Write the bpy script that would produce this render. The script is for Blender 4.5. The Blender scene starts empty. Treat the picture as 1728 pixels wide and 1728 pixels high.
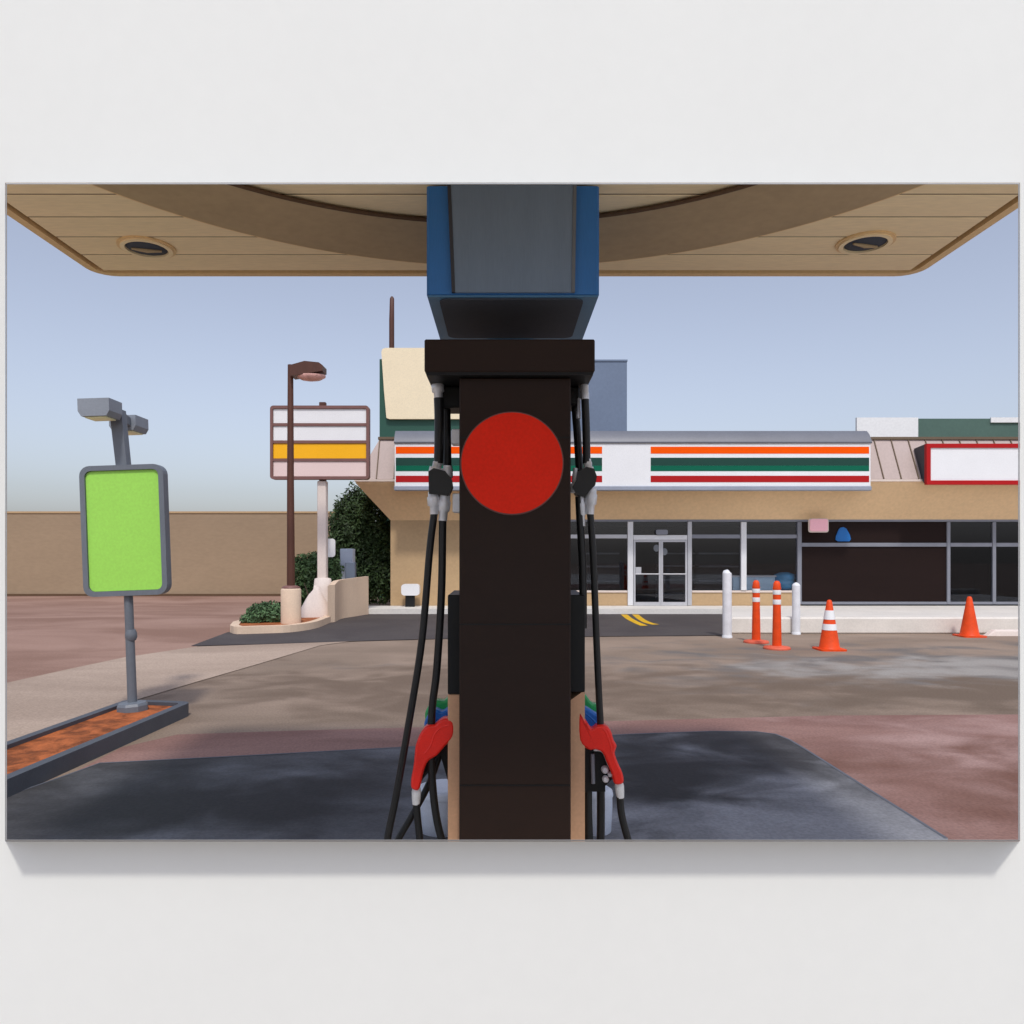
import bpy, math, random
from mathutils import Vector, Matrix

random.seed(7)
S = bpy.context.scene
COL = S.collection
R = math.radians

# ------------------------------------------------------------------ camera
EYE = 1.70                       # eye height above the forecourt
FPX = 1265.0                     # focal length in photo pixels (1728 wide)
VX, VY = 850.0, 930.0            # vanishing point of the forecourt
cam = bpy.data.cameras.new('camera')
cam.sensor_width = 36.0
cam.lens = 36.0 * FPX / 1728.0
cam.shift_x = (864 - VX) / 1728.0
cam.shift_y = (VY - 864) / 1728.0
cam.clip_start = 0.05
cam.clip_end = 3000
camo = bpy.data.objects.new('camera', cam)
camo.location = (0, 0, EYE)
camo.rotation_euler = (R(90), 0, 0)
COL.objects.link(camo)
S.camera = camo

# ------------------------------------------------------------------ sky, sun, exposure
SUN = Vector((0.28, -2.22, 3.40)).normalized()       # towards the sun
w = bpy.data.worlds.new('World')
S.world = w
w.use_nodes = True
nt = w.node_tree
nt.nodes.clear()
sky = nt.nodes.new('ShaderNodeTexSky')
sky.sky_type = 'NISHITA'
sky.sun_disc = False
sky.sun_elevation = math.asin(SUN.z)
sky.sun_rotation = math.atan2(SUN.x, SUN.y)
sky.altitude = 0
sky.air_density = 1.2
sky.dust_density = 2.2
sky.ozone_density = 4.0
bg = nt.nodes.new('ShaderNodeBackground')
bg.inputs['Strength'].default_value = 0.15
wo = nt.nodes.new('ShaderNodeOutputWorld')
hs = nt.nodes.new('ShaderNodeHueSaturation')          # pale, slightly hazy blue all over
hs.inputs['Saturation'].default_value = 0.50
tn = nt.nodes.new('ShaderNodeMix'); tn.data_type = 'RGBA'; tn.blend_type = 'MULTIPLY'
tn.inputs['Factor'].default_value = 1.0
tn.inputs['B'].default_value = (0.985, 0.985, 1.06, 1)
nt.links.new(sky.outputs[0], hs.inputs['Color'])
nt.links.new(hs.outputs[0], tn.inputs['A'])
nt.links.new(tn.outputs['Result'], bg.inputs[0])
nt.links.new(bg.outputs[0], wo.inputs[0])
sl = bpy.data.lights.new('sun', 'SUN')
sl.energy = 2.0
sl.angle = R(5.0)
sl.color = (1.0, 0.965, 0.91)
so = bpy.data.objects.new('sun', sl)
so.rotation_euler = (-SUN).to_track_quat('-Z', 'Y').to_euler()
so.location = (0, -5, 12)
COL.objects.link(so)
S.view_settings.view_transform = 'Standard'
S.view_settings.look = 'None'
S.view_settings.gamma = 1.0
S.view_settings.exposure = 0.0
S.view_settings.use_curve_mapping = False
S.cycles.use_denoising = True
S.cycles.max_bounces = 8
S.cycles.diffuse_bounces = 5
S.cycles.transparent_max_bounces = 12

# ------------------------------------------------------------------ measuring helpers
def W(px, py, Y):
    """metres of a photo point at a known distance Y"""
    return Vector(((px - VX) / FPX * Y, Y, EYE - (py - VY) / FPX * Y))
def G(px, py, z=0.0):
    """metres of a photo point that lies on the level z"""
    Y = (EYE - z) * FPX / (py - VY)
    return Vector(((px - VX) / FPX * Y, Y, z))
def XW(px, Y): return (px - VX) / FPX * Y
def ZW(py, Y): return EYE - (py - VY) / FPX * Y

def lin(c):
    c /= 255.0
    return c / 12.92 if c <= 0.04045 else ((c + 0.055) / 1.055) ** 2.4
def rgb(r, g, b, k=1.0):
    return (min(.95, lin(r) * k), min(.95, lin(g) * k), min(.95, lin(b) * k))

# ------------------------------------------------------------------ materials
def mat(name, col, rough=0.6, var=0.12, scale=3.0, bump=0.0, bscale=60.0, metal=0.0, spec=0.4,
        stretch=(1, 1, 1), coords='Object', island=0.0, fine=0.05):
    m = bpy.data.materials.new(name)
    m.use_nodes = True
    n = m.node_tree; N = n.nodes; L = n.links
    b = N['Principled BSDF']
    b.inputs['Roughness'].default_value = rough
    b.inputs['Metallic'].default_value = metal
    b.inputs['Specular IOR Level'].default_value = spec
    tc = N.new('ShaderNodeTexCoord')
    mp = N.new('ShaderNodeMapping'); mp.inputs['Scale'].default_value = stretch
    L.new(tc.outputs[coords], mp.inputs[0])
    nz = N.new('ShaderNodeTexNoise'); nz.inputs['Scale'].default_value = scale
    nz.inputs['Detail'].default_value = 6; nz.inputs['Roughness'].default_value = 0.6
    L.new(mp.outputs[0], nz.inputs['Vector'])
    mr = N.new('ShaderNodeMapRange')
    mr.inputs['From Min'].default_value = 0.3; mr.inputs['From Max'].default_value = 0.7
    mr.inputs['To Min'].default_value = 1 - var; mr.inputs['To Max'].default_value = 1 + var
    L.new(nz.outputs['Fac'], mr.inputs['Value'])
    val = mr.outputs[0]
    if fine:
        n2 = N.new('ShaderNodeTexNoise'); n2.inputs['Scale'].default_value = scale * 23
        n2.inputs['Detail'].default_value = 3
        L.new(mp.outputs[0], n2.inputs['Vector'])
        m2 = N.new('ShaderNodeMapRange')
        m2.inputs['From Min'].default_value = 0.3; m2.inputs['From Max'].default_value = 0.7
        m2.inputs['To Min'].default_value = 1 - fine; m2.inputs['To Max'].default_value = 1 + fine
        L.new(n2.outputs['Fac'], m2.inputs['Value'])
        mm = N.new('ShaderNodeMath'); mm.operation = 'MULTIPLY'
        L.new(val, mm.inputs[0]); L.new(m2.outputs[0], mm.inputs[1]); val = mm.outputs[0]
    if island:
        ge = N.new('ShaderNodeNewGeometry')
        m3 = N.new('ShaderNodeMapRange')
        m3.inputs['To Min'].default_value = 1 - island; m3.inputs['To Max'].default_value = 1 + island
        L.new(ge.outputs['Random Per Island'], m3.inputs['Value'])
        mm = N.new('ShaderNodeMath'); mm.operation = 'MULTIPLY'
        L.new(val, mm.inputs[0]); L.new(m3.outputs[0], mm.inputs[1]); val = mm.outputs[0]
    vm = N.new('ShaderNodeVectorMath'); vm.operation = 'SCALE'
    vm.inputs[0].default_value = col[:3]
    L.new(val, vm.inputs['Scale'])
    L.new(vm.outputs[0], b.inputs['Base Color'])
    if bump:
        n4 = N.new('ShaderNodeTexNoise'); n4.inputs['Scale'].default_value = bscale
        n4.inputs['Detail'].default_value = 4
        L.new(mp.outputs[0], n4.inputs['Vector'])
        bp = N.new('ShaderNodeBump'); bp.inputs['Strength'].default_value = bump
        bp.inputs['Distance'].default_value = 0.01
        L.new(n4.outputs['Fac'], bp.inputs['Height']); L.new(bp.outputs[0], b.inputs['Normal'])
    return m

def ground_mat(name, c1, c2, scale=0.5, stretch=(1, 1, 1), rough=0.85, lo=0.35, hi=0.65, patches=(), bump=0.25):
    """two tone stained paving; patches = [(x, y, rx, ry, colour)] oil or tar stains with a shape of their own"""
    m = bpy.data.materials.new(name); m.use_nodes = True
    n = m.node_tree; N = n.nodes; L = n.links
    b = N['Principled BSDF']; b.inputs['Roughness'].default_value = rough
    b.inputs['Specular IOR Level'].default_value = 0.25
    tc = N.new('ShaderNodeTexCoord'); mp = N.new('ShaderNodeMapping')
    mp.inputs['Scale'].default_value = stretch
    L.new(tc.outputs['Object'], mp.inputs[0])
    nz = N.new('ShaderNodeTexNoise'); nz.inputs['Scale'].default_value = scale
    nz.inputs['Detail'].default_value = 7; nz.inputs['Roughness'].default_value = 0.55
    nz.inputs['Distortion'].default_value = 0.6
    L.new(mp.outputs[0], nz.inputs['Vector'])
    mr = N.new('ShaderNodeMapRange'); mr.interpolation_type = 'SMOOTHSTEP'
    mr.inputs['From Min'].default_value = lo; mr.inputs['From Max'].default_value = hi
    L.new(nz.outputs['Fac'], mr.inputs['Value'])
    mx = N.new('ShaderNodeMix'); mx.data_type = 'RGBA'
    mx.inputs['A'].default_value = (*c1, 1); mx.inputs['B'].default_value = (*c2, 1)
    L.new(mr.outputs[0], mx.inputs['Factor'])
    out = mx.outputs['Result']
    for (x, y, rx, ry, c) in patches:
        sub = N.new('ShaderNodeVectorMath'); sub.operation = 'SUBTRACT'
        L.new(tc.outputs['Object'], sub.inputs[0]); sub.inputs[1].default_value = (x, y, 0)
        dv = N.new('ShaderNodeVectorMath'); dv.operation = 'DIVIDE'
        L.new(sub.outputs[0], dv.inputs[0]); dv.inputs[1].default_value = (rx, ry, 1)
        ln = N.new('ShaderNodeVectorMath'); ln.operation = 'LENGTH'
        L.new(dv.outputs[0], ln.inputs[0])
        n5 = N.new('ShaderNodeTexNoise'); n5.inputs['Scale'].default_value = 1.5
        n5.inputs['Detail'].default_value = 3; n5.inputs['Distortion'].default_value = 0.5
        m5 = N.new('ShaderNodeMapping'); m5.inputs['Scale'].default_value = (.75, 1.0, 1)
        m5.inputs['Location'].default_value = (x * 3.1, y * 1.7, 0)
        L.new(tc.outputs['Object'], m5.inputs[0]); L.new(m5.outputs[0], n5.inputs['Vector'])
        ad = N.new('ShaderNodeMath'); ad.operation = 'MULTIPLY_ADD'
        L.new(n5.outputs['Fac'], ad.inputs[0]); ad.inputs[1].default_value = 3.0
        L.new(ln.outputs['Value'], ad.inputs[2])
        pr = N.new('ShaderNodeMapRange'); pr.interpolation_type = 'SMOOTHSTEP'
        pr.inputs['From Min'].default_value = 1.55; pr.inputs['From Max'].default_value = 2.75
        pr.inputs['To Min'].default_value = 1; pr.inputs['To Max'].default_value = 0
        L.new(ad.outputs[0], pr.inputs['Value'])
        m2 = N.new('ShaderNodeMix'); m2.data_type = 'RGBA'
        L.new(pr.outputs[0], m2.inputs['Factor']); L.new(out, m2.inputs['A'])
        m2.inputs['B'].default_value = (*c, 1); out = m2.outputs['Result']
    n2 = N.new('ShaderNodeTexNoise'); n2.inputs['Scale'].default_value = 45; n2.inputs['Detail'].default_value = 5
    L.new(tc.outputs['Object'], n2.inputs['Vector'])
    m3 = N.new('ShaderNodeMapRange'); m3.inputs['From Min'].default_value = .3; m3.inputs['From Max'].default_value = .7
    m3.inputs['To Min'].default_value = .84; m3.inputs['To Max'].default_value = 1.16
    L.new(n2.outputs['Fac'], m3.inputs['Value'])
    vm = N.new('ShaderNodeVectorMath'); vm.operation = 'SCALE'
    L.new(out, vm.inputs[0]); L.new(m3.outputs[0], vm.inputs['Scale'])
    L.new(vm.outputs[0], b.inputs['Base Color'])
    bp = N.new('ShaderNodeBump'); bp.inputs['Strength'].default_value = bump; bp.inputs['Distance'].default_value = 0.006
    L.new(n2.outputs['Fac'], bp.inputs['Height']); L.new(bp.outputs[0], b.inputs['Normal'])
    return m

def glass_mat(name, tint, refl=0.10):
    m = bpy.data.materials.new(name); m.use_nodes = True
    n = m.node_tree; N = n.nodes; L = n.links
    N.remove(N['Principled BSDF'])
    t = N.new('ShaderNodeBsdfTransparent'); t.inputs[0].default_value = (*tint, 1)
    g = N.new('ShaderNodeBsdfGlossy'); g.inputs['Roughness'].default_value = 0.02
    g.inputs['Color'].default_value = (.9, .93, 1, 1)
    f = N.new('ShaderNodeFresnel'); f.inputs['IOR'].default_value = 1.45
    mx = N.new('ShaderNodeMixShader')
    L.new(f.outputs[0], mx.inputs[0]); L.new(t.outputs[0], mx.inputs[1]); L.new(g.outputs[0], mx.inputs[2])
    L.new(mx.outputs[0], N['Material Output'].inputs[0])
    return m

M = {}
M['gallery'] = mat('gallery_paint', (.78, .785, .742), .75, .012, 1.2, .02, 300, fine=.006, spec=.2)
M['edge'] = mat('canvas_edge', (.34, .34, .34), .8, .03, 4, .05, 400, spec=.2)
M['ground'] = ground_mat('worn_paving', rgb(142, 124, 108, .86), rgb(162, 142, 125, .88), .55, (.7, 1.1, 1), lo=.32, hi=.68,
    patches=[(9.0, 10.9, 8.0, 2.6, rgb(118, 113, 109, .84)), (6.5, 10.8, 3.2, 1.3, rgb(166, 160, 153, .86)), (10.0, 10.2, 2.6, 1.0, rgb(170, 165, 158, .86)), (-.5, 9.4, 5, 2.0, rgb(124, 106, 91, .84)), (5.5, 9.0, 5, 1.3, rgb(120, 103, 88, .84))])
M['street'] = ground_mat('pink_street', rgb(152, 118, 102, .78), rgb(178, 144, 128, .78), .5, (.45, .9, 1))
M['driveway'] = ground_mat('pale_concrete', rgb(174, 153, 136, .82), rgb(196, 174, 156, .82), .5, (.5, 1, 1))
M['bay'] = ground_mat('bay_asphalt', rgb(86, 80, 80, .72), rgb(94, 88, 87, .72), .8)
M['pad'] = ground_mat('red_pad', rgb(140, 105, 96, .86), rgb(164, 128, 118, .86), .7, (.6, 1.4, 1), lo=.3, hi=.7,
    patches=[(5.4, 6.2, 3.0, 1.6, rgb(178, 146, 138, .88)), (4.8, 5.4, 2.5, 1.2, rgb(126, 90, 78, .86))])
M['slab'] = ground_mat('slate_slab', rgb(64, 62, 63, .86), rgb(104, 104, 108, .86), .9, (.5, 1.2, 1), lo=.36, hi=.66, rough=.7,  # canopy shadow painted as slate colour, with mottled patches
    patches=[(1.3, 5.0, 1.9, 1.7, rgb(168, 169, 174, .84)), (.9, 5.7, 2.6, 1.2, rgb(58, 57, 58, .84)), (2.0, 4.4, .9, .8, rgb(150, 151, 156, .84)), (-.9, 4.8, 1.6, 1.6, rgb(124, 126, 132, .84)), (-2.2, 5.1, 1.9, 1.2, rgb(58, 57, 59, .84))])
M['slabedge'] = mat('slab_edge_grey', rgb(108, 112, 122, .8), .7, .1, 3)
M['apron'] = mat('new_concrete', (.56, .54, .50), .85, .06, .6, .15, 60)  # for the added sheet that bounces light upward
M['walk'] = mat('walkway_concrete', (.68, .65, .60), .85, .06, 1.0, .2, 80)
M['kerbwhite'] = mat('kerb_concrete', (.72, .67, .60), .85, .07, 1.5, .2, 80)
M['kerbgrey'] = mat('kerb_grey_paint', rgb(82, 86, 94, .9), .55, .15, 2.5, .15, 90)
M['mulch'] = ground_mat('rust_mulch', rgb(120, 66, 36, .95), rgb(186, 104, 58, .95), 5.0, (1, 1, 1), bump=.8)
M['orangesoil'] = ground_mat('orange_soil', rgb(150, 84, 48, .9), rgb(182, 112, 68, .9), 2.5)
M['soffit'] = mat('soffit_tan', (.93, .75, .46), .55, .06, 1.2, .03, 40, stretch=(.4, 2, 1), spec=.3)
M['soffitband'] = mat('soffit_band_brown', (.44, .325, .185), .6, .12, .9, .03, 40, spec=.3)
M['lip'] = mat('canopy_lip_tan', (.80, .56, .28), .5, .06, 2, spec=.3)
M['groove'] = mat('canopy_body_brown', rgb(98, 76, 58, 1.0), .7, .06, 2, spec=.2)
M['blue'] = mat('header_blue', (.03, .17, .48), .4, .06, 2, spec=.4, stretch=(4, 4, .3))
M['teal'] = mat('header_teal', rgb(72, 112, 142, 1.3), .45, .08, 3)
M['headgrey'] = mat('header_grey', (.165, .225, .31), .5, .08, 2, spec=.4, stretch=(5, 5, .3))
M['headunder'] = mat('header_underside', (.055, .064, .082), .8, .1, 2)
M['pump'] = mat('pump_brown', rgb(46, 31, 24, .85), .6, .08, 2, spec=.25, stretch=(1, 1, 3))
M['pumpblack'] = mat('pump_black', rgb(22, 22, 22, 1.0), .5, .08, 3, spec=.3)
M['pumptan'] = mat('pump_tan', rgb(190, 148, 116, 1.25), .5, .06, 3, spec=.3)
M['reddisc'] = mat('disc_red', (.90, .030, .012), .6, .05, 3, spec=.12)
M['rubber'] = mat('hose_rubber', (.012, .012, .012), .42, .1, 8, spec=.45)
M['chrome'] = mat('fitting_steel', (.78, .79, .82), .35, .08, 10, metal=.25)
M['nozred'] = mat('nozzle_red', rgb(214, 36, 24, 1.4), .32, .06, 8, spec=.5)
M['nozblue'] = mat('nozzle_blue', rgb(20, 92, 170, 1.5), .32, .1, 8, spec=.5)
M['nozgreen'] = mat('nozzle_green', rgb(40, 140, 76, 1.6), .32, .1, 8, spec=.5)
M['white'] = mat('white_plastic', (.80, .79, .77), .4, .03, 6)
M['bucket'] = mat('bucket_grey', rgb(190, 196, 206, 1.5), .45, .08, 5)
M['lampgrey'] = mat('lamp_grey', rgb(140, 146, 154, .95), .5, .1, 2.5)
M['polegrey'] = mat('pole_grey', rgb(108, 114, 122, .95), .45, .12, 2.0, stretch=(1, 1, .4))
M['lens'] = mat('lamp_lens_cream', rgb(250, 222, 180, 1.3), .4, .06, 12)
M['green'] = mat('sign_green', rgb(160, 220, 92, 1.0), .45, .02, 2, spec=.3)
M['brownpole'] = mat('pole_brown', rgb(88, 52, 38, .9), .5, .2, 2.5, stretch=(1, 1, .3))
M['lamppink'] = mat('lamp_reflector_pink', rgb(206, 160, 150, 1.2), .4, .25, 9)
M['beige'] = mat('beige_concrete', rgb(224, 198, 172, .92), .8, .06, 1.5, .15, 60)
M['paleplaster'] = mat('pale_plaster', rgb(226, 212, 202, .95), .75, .06, 1.5, .1, 60)
M['signframe'] = mat('sign_frame_brown', rgb(122, 86, 80, 1.0), .5, .06, 4)
M['signwhite'] = mat('sign_white', (.82, .82, .82), .4, .02, 2)
M['signyellow'] = mat('sign_yellow', rgb(255, 182, 0, 1.0), .4, .02, 2)
M['signpink'] = mat('sign_pink', rgb(230, 206, 200, 1.0), .4, .02, 2)
M['tanwall'] = mat('tan_block_wall', rgb(160, 138, 112, .95), .85, .07, .35, .1, 25, stretch=(.6, 1, 1.6))
M['storewall'] = mat('store_stucco', rgb(176, 148, 112, 1.12), .85, .05, .7, .15, 45)
M['cove'] = mat('cove_stucco', rgb(196, 166, 128, 1.5), .85, .04, .5, .1, 45)
M['roofpink'] = mat('mansard_pink', rgb(202, 182, 174, .80), .6, .05, 1.0)
M['rib'] = mat('mansard_rib_brown', rgb(116, 98, 78, .9), .6, .06, 2)
M['trimpale'] = mat('eave_trim_pale', rgb(222, 206, 194, .95), .6, .05, 2)
M['alu'] = mat('aluminium_frame', (.50, .50, .52), .4, .06, 3, metal=.3)
M['alubright'] = mat('aluminium_bright', (.72, .72, .73), .4, .05, 3, metal=.1)
M['alugrey'] = mat('mullion_grey', rgb(112, 114, 122, 1.3), .45, .06, 3)
M['glass'] = glass_mat('store_glass', (.84, .85, .87))
M['glassdark'] = glass_mat('store_glass_dark', (.46, .49, .54))
M['film'] = mat('brown_window_film', rgb(40, 29, 27, .85), .6, .08, .8, spec=.08, stretch=(.3, 1, 3))
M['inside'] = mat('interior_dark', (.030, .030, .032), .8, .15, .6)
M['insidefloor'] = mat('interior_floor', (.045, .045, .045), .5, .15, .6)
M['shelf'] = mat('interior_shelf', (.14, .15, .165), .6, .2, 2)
M['paleblue'] = mat('pale_blue_counter', rgb(190, 215, 228, 1.2), .4, .05, 2)
M['waterblue'] = mat('water_jug_blue', rgb(84, 158, 196, 1.4), .25, .15, 4, spec=.5)
M['capgrey'] = mat('cap_grey', rgb(120, 122, 130, .85), .45, .08, .8)
M['capunder'] = mat('cap_grey_light', rgb(150, 156, 168, 1.0), .45, .06, .8)
M['s_orange'] = mat('stripe_orange', rgb(255, 88, 0, 1.0), .4, .02, 2, spec=.08)
M['s_dkgreen'] = mat('stripe_dark_green', rgb(40, 72, 64, 1.0), .4, .03, 2, spec=.08)
M['s_green'] = mat('stripe_green', rgb(18, 100, 76, 1.0), .4, .03, 2, spec=.08)
M['s_red'] = mat('stripe_red', rgb(176, 34, 36, 1.0), .4, .03, 2, spec=.08)
M['signdark'] = mat('sign_box_dark', rgb(54, 56, 64, 1.0), .5, .06, 2)
M['pinksign'] = mat('hanging_sign_pink', rgb(255, 160, 168, 1.4), .4, .04, 2)
M['bluesign'] = mat('window_sign_blue', rgb(20, 88, 150, 1.4), .4, .06, 2)
M['creamsign'] = mat('sign_cream', rgb(240, 224, 190, .98), .45, .02, 1)
M['darkgreen'] = mat('sign_dark_green', rgb(36, 80, 66, 1.0), .5, .05, 1)
M['slate'] = mat('slate_blue_wall', rgb(112, 126, 148, .95), .7, .06, .4)
M['parwhite'] = mat('parapet_white', (.80, .80, .79), .7, .03, .5)
M['pargreen'] = mat('parapet_green', rgb(76, 102, 92, 1.0), .6, .06, .5)
M['orange'] = mat('cone_orange', rgb(228, 74, 18, 1.0), .5, .14, 7, spec=.3, fine=.08)
M['orangebase'] = mat('cone_base_orange', rgb(222, 100, 72, .95), .5, .1, 6)
M['reflect'] = mat('reflective_band', (.84, .84, .83), .35, .03, 8)
M['bollard'] = mat('bollard_white', (.76, .77, .79), .55, .10, 5, fine=.08)
M['yellow'] = mat('line_yellow', rgb(226, 178, 20, .9), .7, .15, 5, fine=.15)
M['leafdark'] = mat('leaf_dark', (.036, .064, .020), .55, .35, 1.2, island=.40, spec=.3, fine=0)
M['leafmid'] = mat('leaf_mid', (.050, .095, .032), .55, .3, 2, island=.38, spec=.3, fine=0)
M['leaflow'] = mat('leaf_low', (.075, .140, .060), .55, .3, 3, island=.45, spec=.3, fine=0)
M['bark'] = mat('bark', (.07, .05, .035), .9, .3, 8, .5, 40)
M['utilpale'] = mat('cabinet_pale', rgb(196, 204, 218, .9), .5, .06, 3)
M['utilgrey'] = mat('cabinet_grey', rgb(116, 126, 142, .95), .5, .06, 3)
M['roofdeck'] = mat('roof_deck', (.35, .33, .31), .9, .1, .5)

# ------------------------------------------------------------------ mesh helpers
class MB:
    def __init__(s): s.v = []; s.f = []; s.sm = []
    def add(s, verts, faces, smooth=False):
        o = len(s.v)
        s.v += [Vector(v) for v in verts]
        s.f += [tuple(i + o for i in f) for f in faces]
        s.sm += [smooth] * len(faces)
        return s
    def box(s, x0, x1, y0, y1, z0, z1, bev=0.0):
        if bev <= 0:
            v = [(x, y, z) for x in (x0, x1) for y in (y0, y1) for z in (z0, z1)]
            return s.add(v, [(0, 1, 3, 2), (4, 6, 7, 5), (0, 4, 5, 1), (2, 3, 7, 6), (0, 2, 6, 4), (1, 5, 7, 3)])
        b = bev                               # chamfer all twelve edges
        X, Y, Z = (x0, x1), (y0, y1), (z0, z1)
        v = []; idx = {}
        for i in (0, 1):
            for j in (0, 1):
                for k in (0, 1):
                    sx, sy, sz = (1 - 2 * i) * b, (1 - 2 * j) * b, (1 - 2 * k) * b
                    for a, d in ((0, (0, sy, sz)), (1, (sx, 0, sz)), (2, (sx, sy, 0))):
                        idx[i, j, k, a] = len(v)
                        v.append((X[i] + d[0], Y[j] + d[1], Z[k] + d[2]))
        f = []
        for i in (0, 1):
            f.append(tuple(idx[i, j, k, 0] for j, k in ((0, 0), (0, 1), (1, 1), (1, 0))))
            f.append(tuple(idx[j, i, k, 1] for j, k in ((0, 0), (0, 1), (1, 1), (1, 0))))
            f.append(tuple(idx[j, k, i, 2] for j, k in ((0, 0), (0, 1), (1, 1), (1, 0))))
        for i in (0, 1):
            for j in (0, 1):
                f.append((idx[i, j, 0, 0], idx[i, j, 1, 0], idx[i, j, 1, 1], idx[i, j, 0, 1]))
                f.append((idx[i, 0, j, 0], idx[i, 1, j, 0], idx[i, 1, j, 2], idx[i, 0, j, 2]))
                f.append((idx[0, i, j, 1], idx[1, i, j, 1], idx[1, i, j, 2], idx[0, i, j, 2]))
                for k in (0, 1):
                    f.append((idx[i, j, k, 0], idx[i, j, k, 1], idx[i, j, k, 2]))
        return s.add(v, f)
    def prism(s, poly, axis, a0, a1, smooth=False):
        """poly: 2-d outline; axis 'z': (x, y) swept in z; 'y': (x, z) swept in y; 'x': (y, z) swept in x"""
        def p(q, a):
            return {'z': (q[0], q[1], a), 'y': (q[0], a, q[1]), 'x': (a, q[0], q[1])}[axis]
        n = len(poly)
        v = [p(q, a0) for q in poly] + [p(q, a1) for q in poly]
        f = [tuple(range(n)), tuple(range(2 * n - 1, n - 1, -1))]
        s.add(v, f)
        s.add(v, [(i, (i + 1) % n, n + (i + 1) % n, n + i) for i in range(n)], smooth)
        return s
    def ring(s, outer, inner, axis, a0, a1):
        def p(q, a):
            return {'z': (q[0], q[1], a), 'y': (q[0], a, q[1]), 'x': (a, q[0], q[1])}[axis]
        n = len(outer)
        v = [p(q, a0) for q in outer] + [p(q, a0) for q in inner] + [p(q, a1) for q in outer] + [p(q, a1) for q in inner]
        f = []
        for i in range(n):
            j = (i + 1) % n
            f += [(i, j, n + j, n + i), (2 * n + i, 3 * n + i, 3 * n + j, 2 * n + j),
                  (i, 2 * n + i, 2 * n + j, j), (n + i, n + j, 3 * n + j, 3 * n + i)]
        return s.add(v, f)
    def lathe(s, prof, cx, cy, seg=24, smooth=True, sx=1, sy=1):
        """prof = [(radius, z)], closed at both ends"""
        v = []
        for r, z in prof:
            for k in range(seg):
                a = 2 * math.pi * k / seg
                v.append((cx + r * sx * math.cos(a), cy + r * sy * math.sin(a), z))
        f = []
        for i in range(len(prof) - 1):
            for k in range(seg):
                k2 = (k + 1) % seg
                f.append((i * seg + k, i * seg + k2, (i + 1) * seg + k2, (i + 1) * seg + k))
        s.add(v, f, smooth)
        s.add(v[:seg], [tuple(range(seg - 1, -1, -1))])
        s.add(v[-seg:], [tuple(range(seg))])
        return s
    def tube(s, pts, rad, seg=10, flat=1.0, smooth=True):
        """round bar through pts; rad is one number or one per point; flat squeezes it along y"""
        pts = [Vector(p) for p in pts]
        n = len(pts)
        rr = rad if isinstance(rad, (list, tuple)) else [rad] * n
        v = []
        up = Vector((0, 1, 0))
        for i, p in enumerate(pts):
            t = (pts[min(i + 1, n - 1)] - pts[max(i - 1, 0)]).normalized()
            a = t.cross(up)
            if a.length < 1e-4: a = t.cross(Vector((1, 0, 0)))
            a.normalize(); b = a.cross(t).normalized()
            for k in range(seg):
                th = 2 * math.pi * k / seg
                v.append(p + a * (rr[i] * math.cos(th)) + b * (rr[i] * flat * math.sin(th)))
        f = []
        for i in range(n - 1):
            for k in range(seg):
                k2 = (k + 1) % seg
                f.append((i * seg + k, i * seg + k2, (i + 1) * seg + k2, (i + 1) * seg + k))
        s.add(v, f, smooth)
        s.add(v[:seg], [tuple(range(seg - 1, -1, -1))])
        s.add(v[-seg:], [tuple(range(seg))])
        return s
    def mesh(s, name, off=(0, 0, 0)):
        o = Vector(off)
        me = bpy.data.meshes.new(name)
        me.from_pydata([tuple(v - o) for v in s.v], [], s.f)
        me.polygons.foreach_set('use_smooth', s.sm)
        bmn = __import__('bmesh')
        b = bmn.new(); b.from_mesh(me)
        bmn.ops.recalc_face_normals(b, faces=b.faces)
        b.to_mesh(me); b.free()
        me.update()
        return me

def curve(pts, n=6):
    """Catmull-Rom through pts"""
    P = [Vector(p) for p in pts]
    P = [P[0] * 2 - P[1]] + P + [P[-1] * 2 - P[-2]]
    out = []
    for i in range(1, len(P) - 2):
        for k in range(n):
            t = k / n
            a, b, c, d = P[i - 1], P[i], P[i + 1], P[i + 2]
            out.append(.5 * ((2 * b) + (c - a) * t + (2 * a - 5 * b + 4 * c - d) * t * t + (3 * b - a - 3 * c + d) * t ** 3))
    out.append(P[-2])
    return out

def rrect(x0, x1, y0, y1, r, n=5):
    out = []
    for cx, cy, a0 in ((x1 - r, y1 - r, 0), (x0 + r, y1 - r, 90), (x0 + r, y0 + r, 180), (x1 - r, y0 + r, 270)):
        for k in range(n + 1):
            a = R(a0 + 90 * k / n)
            out.append((cx + r * math.cos(a), cy + r * math.sin(a)))
    return out

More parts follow.
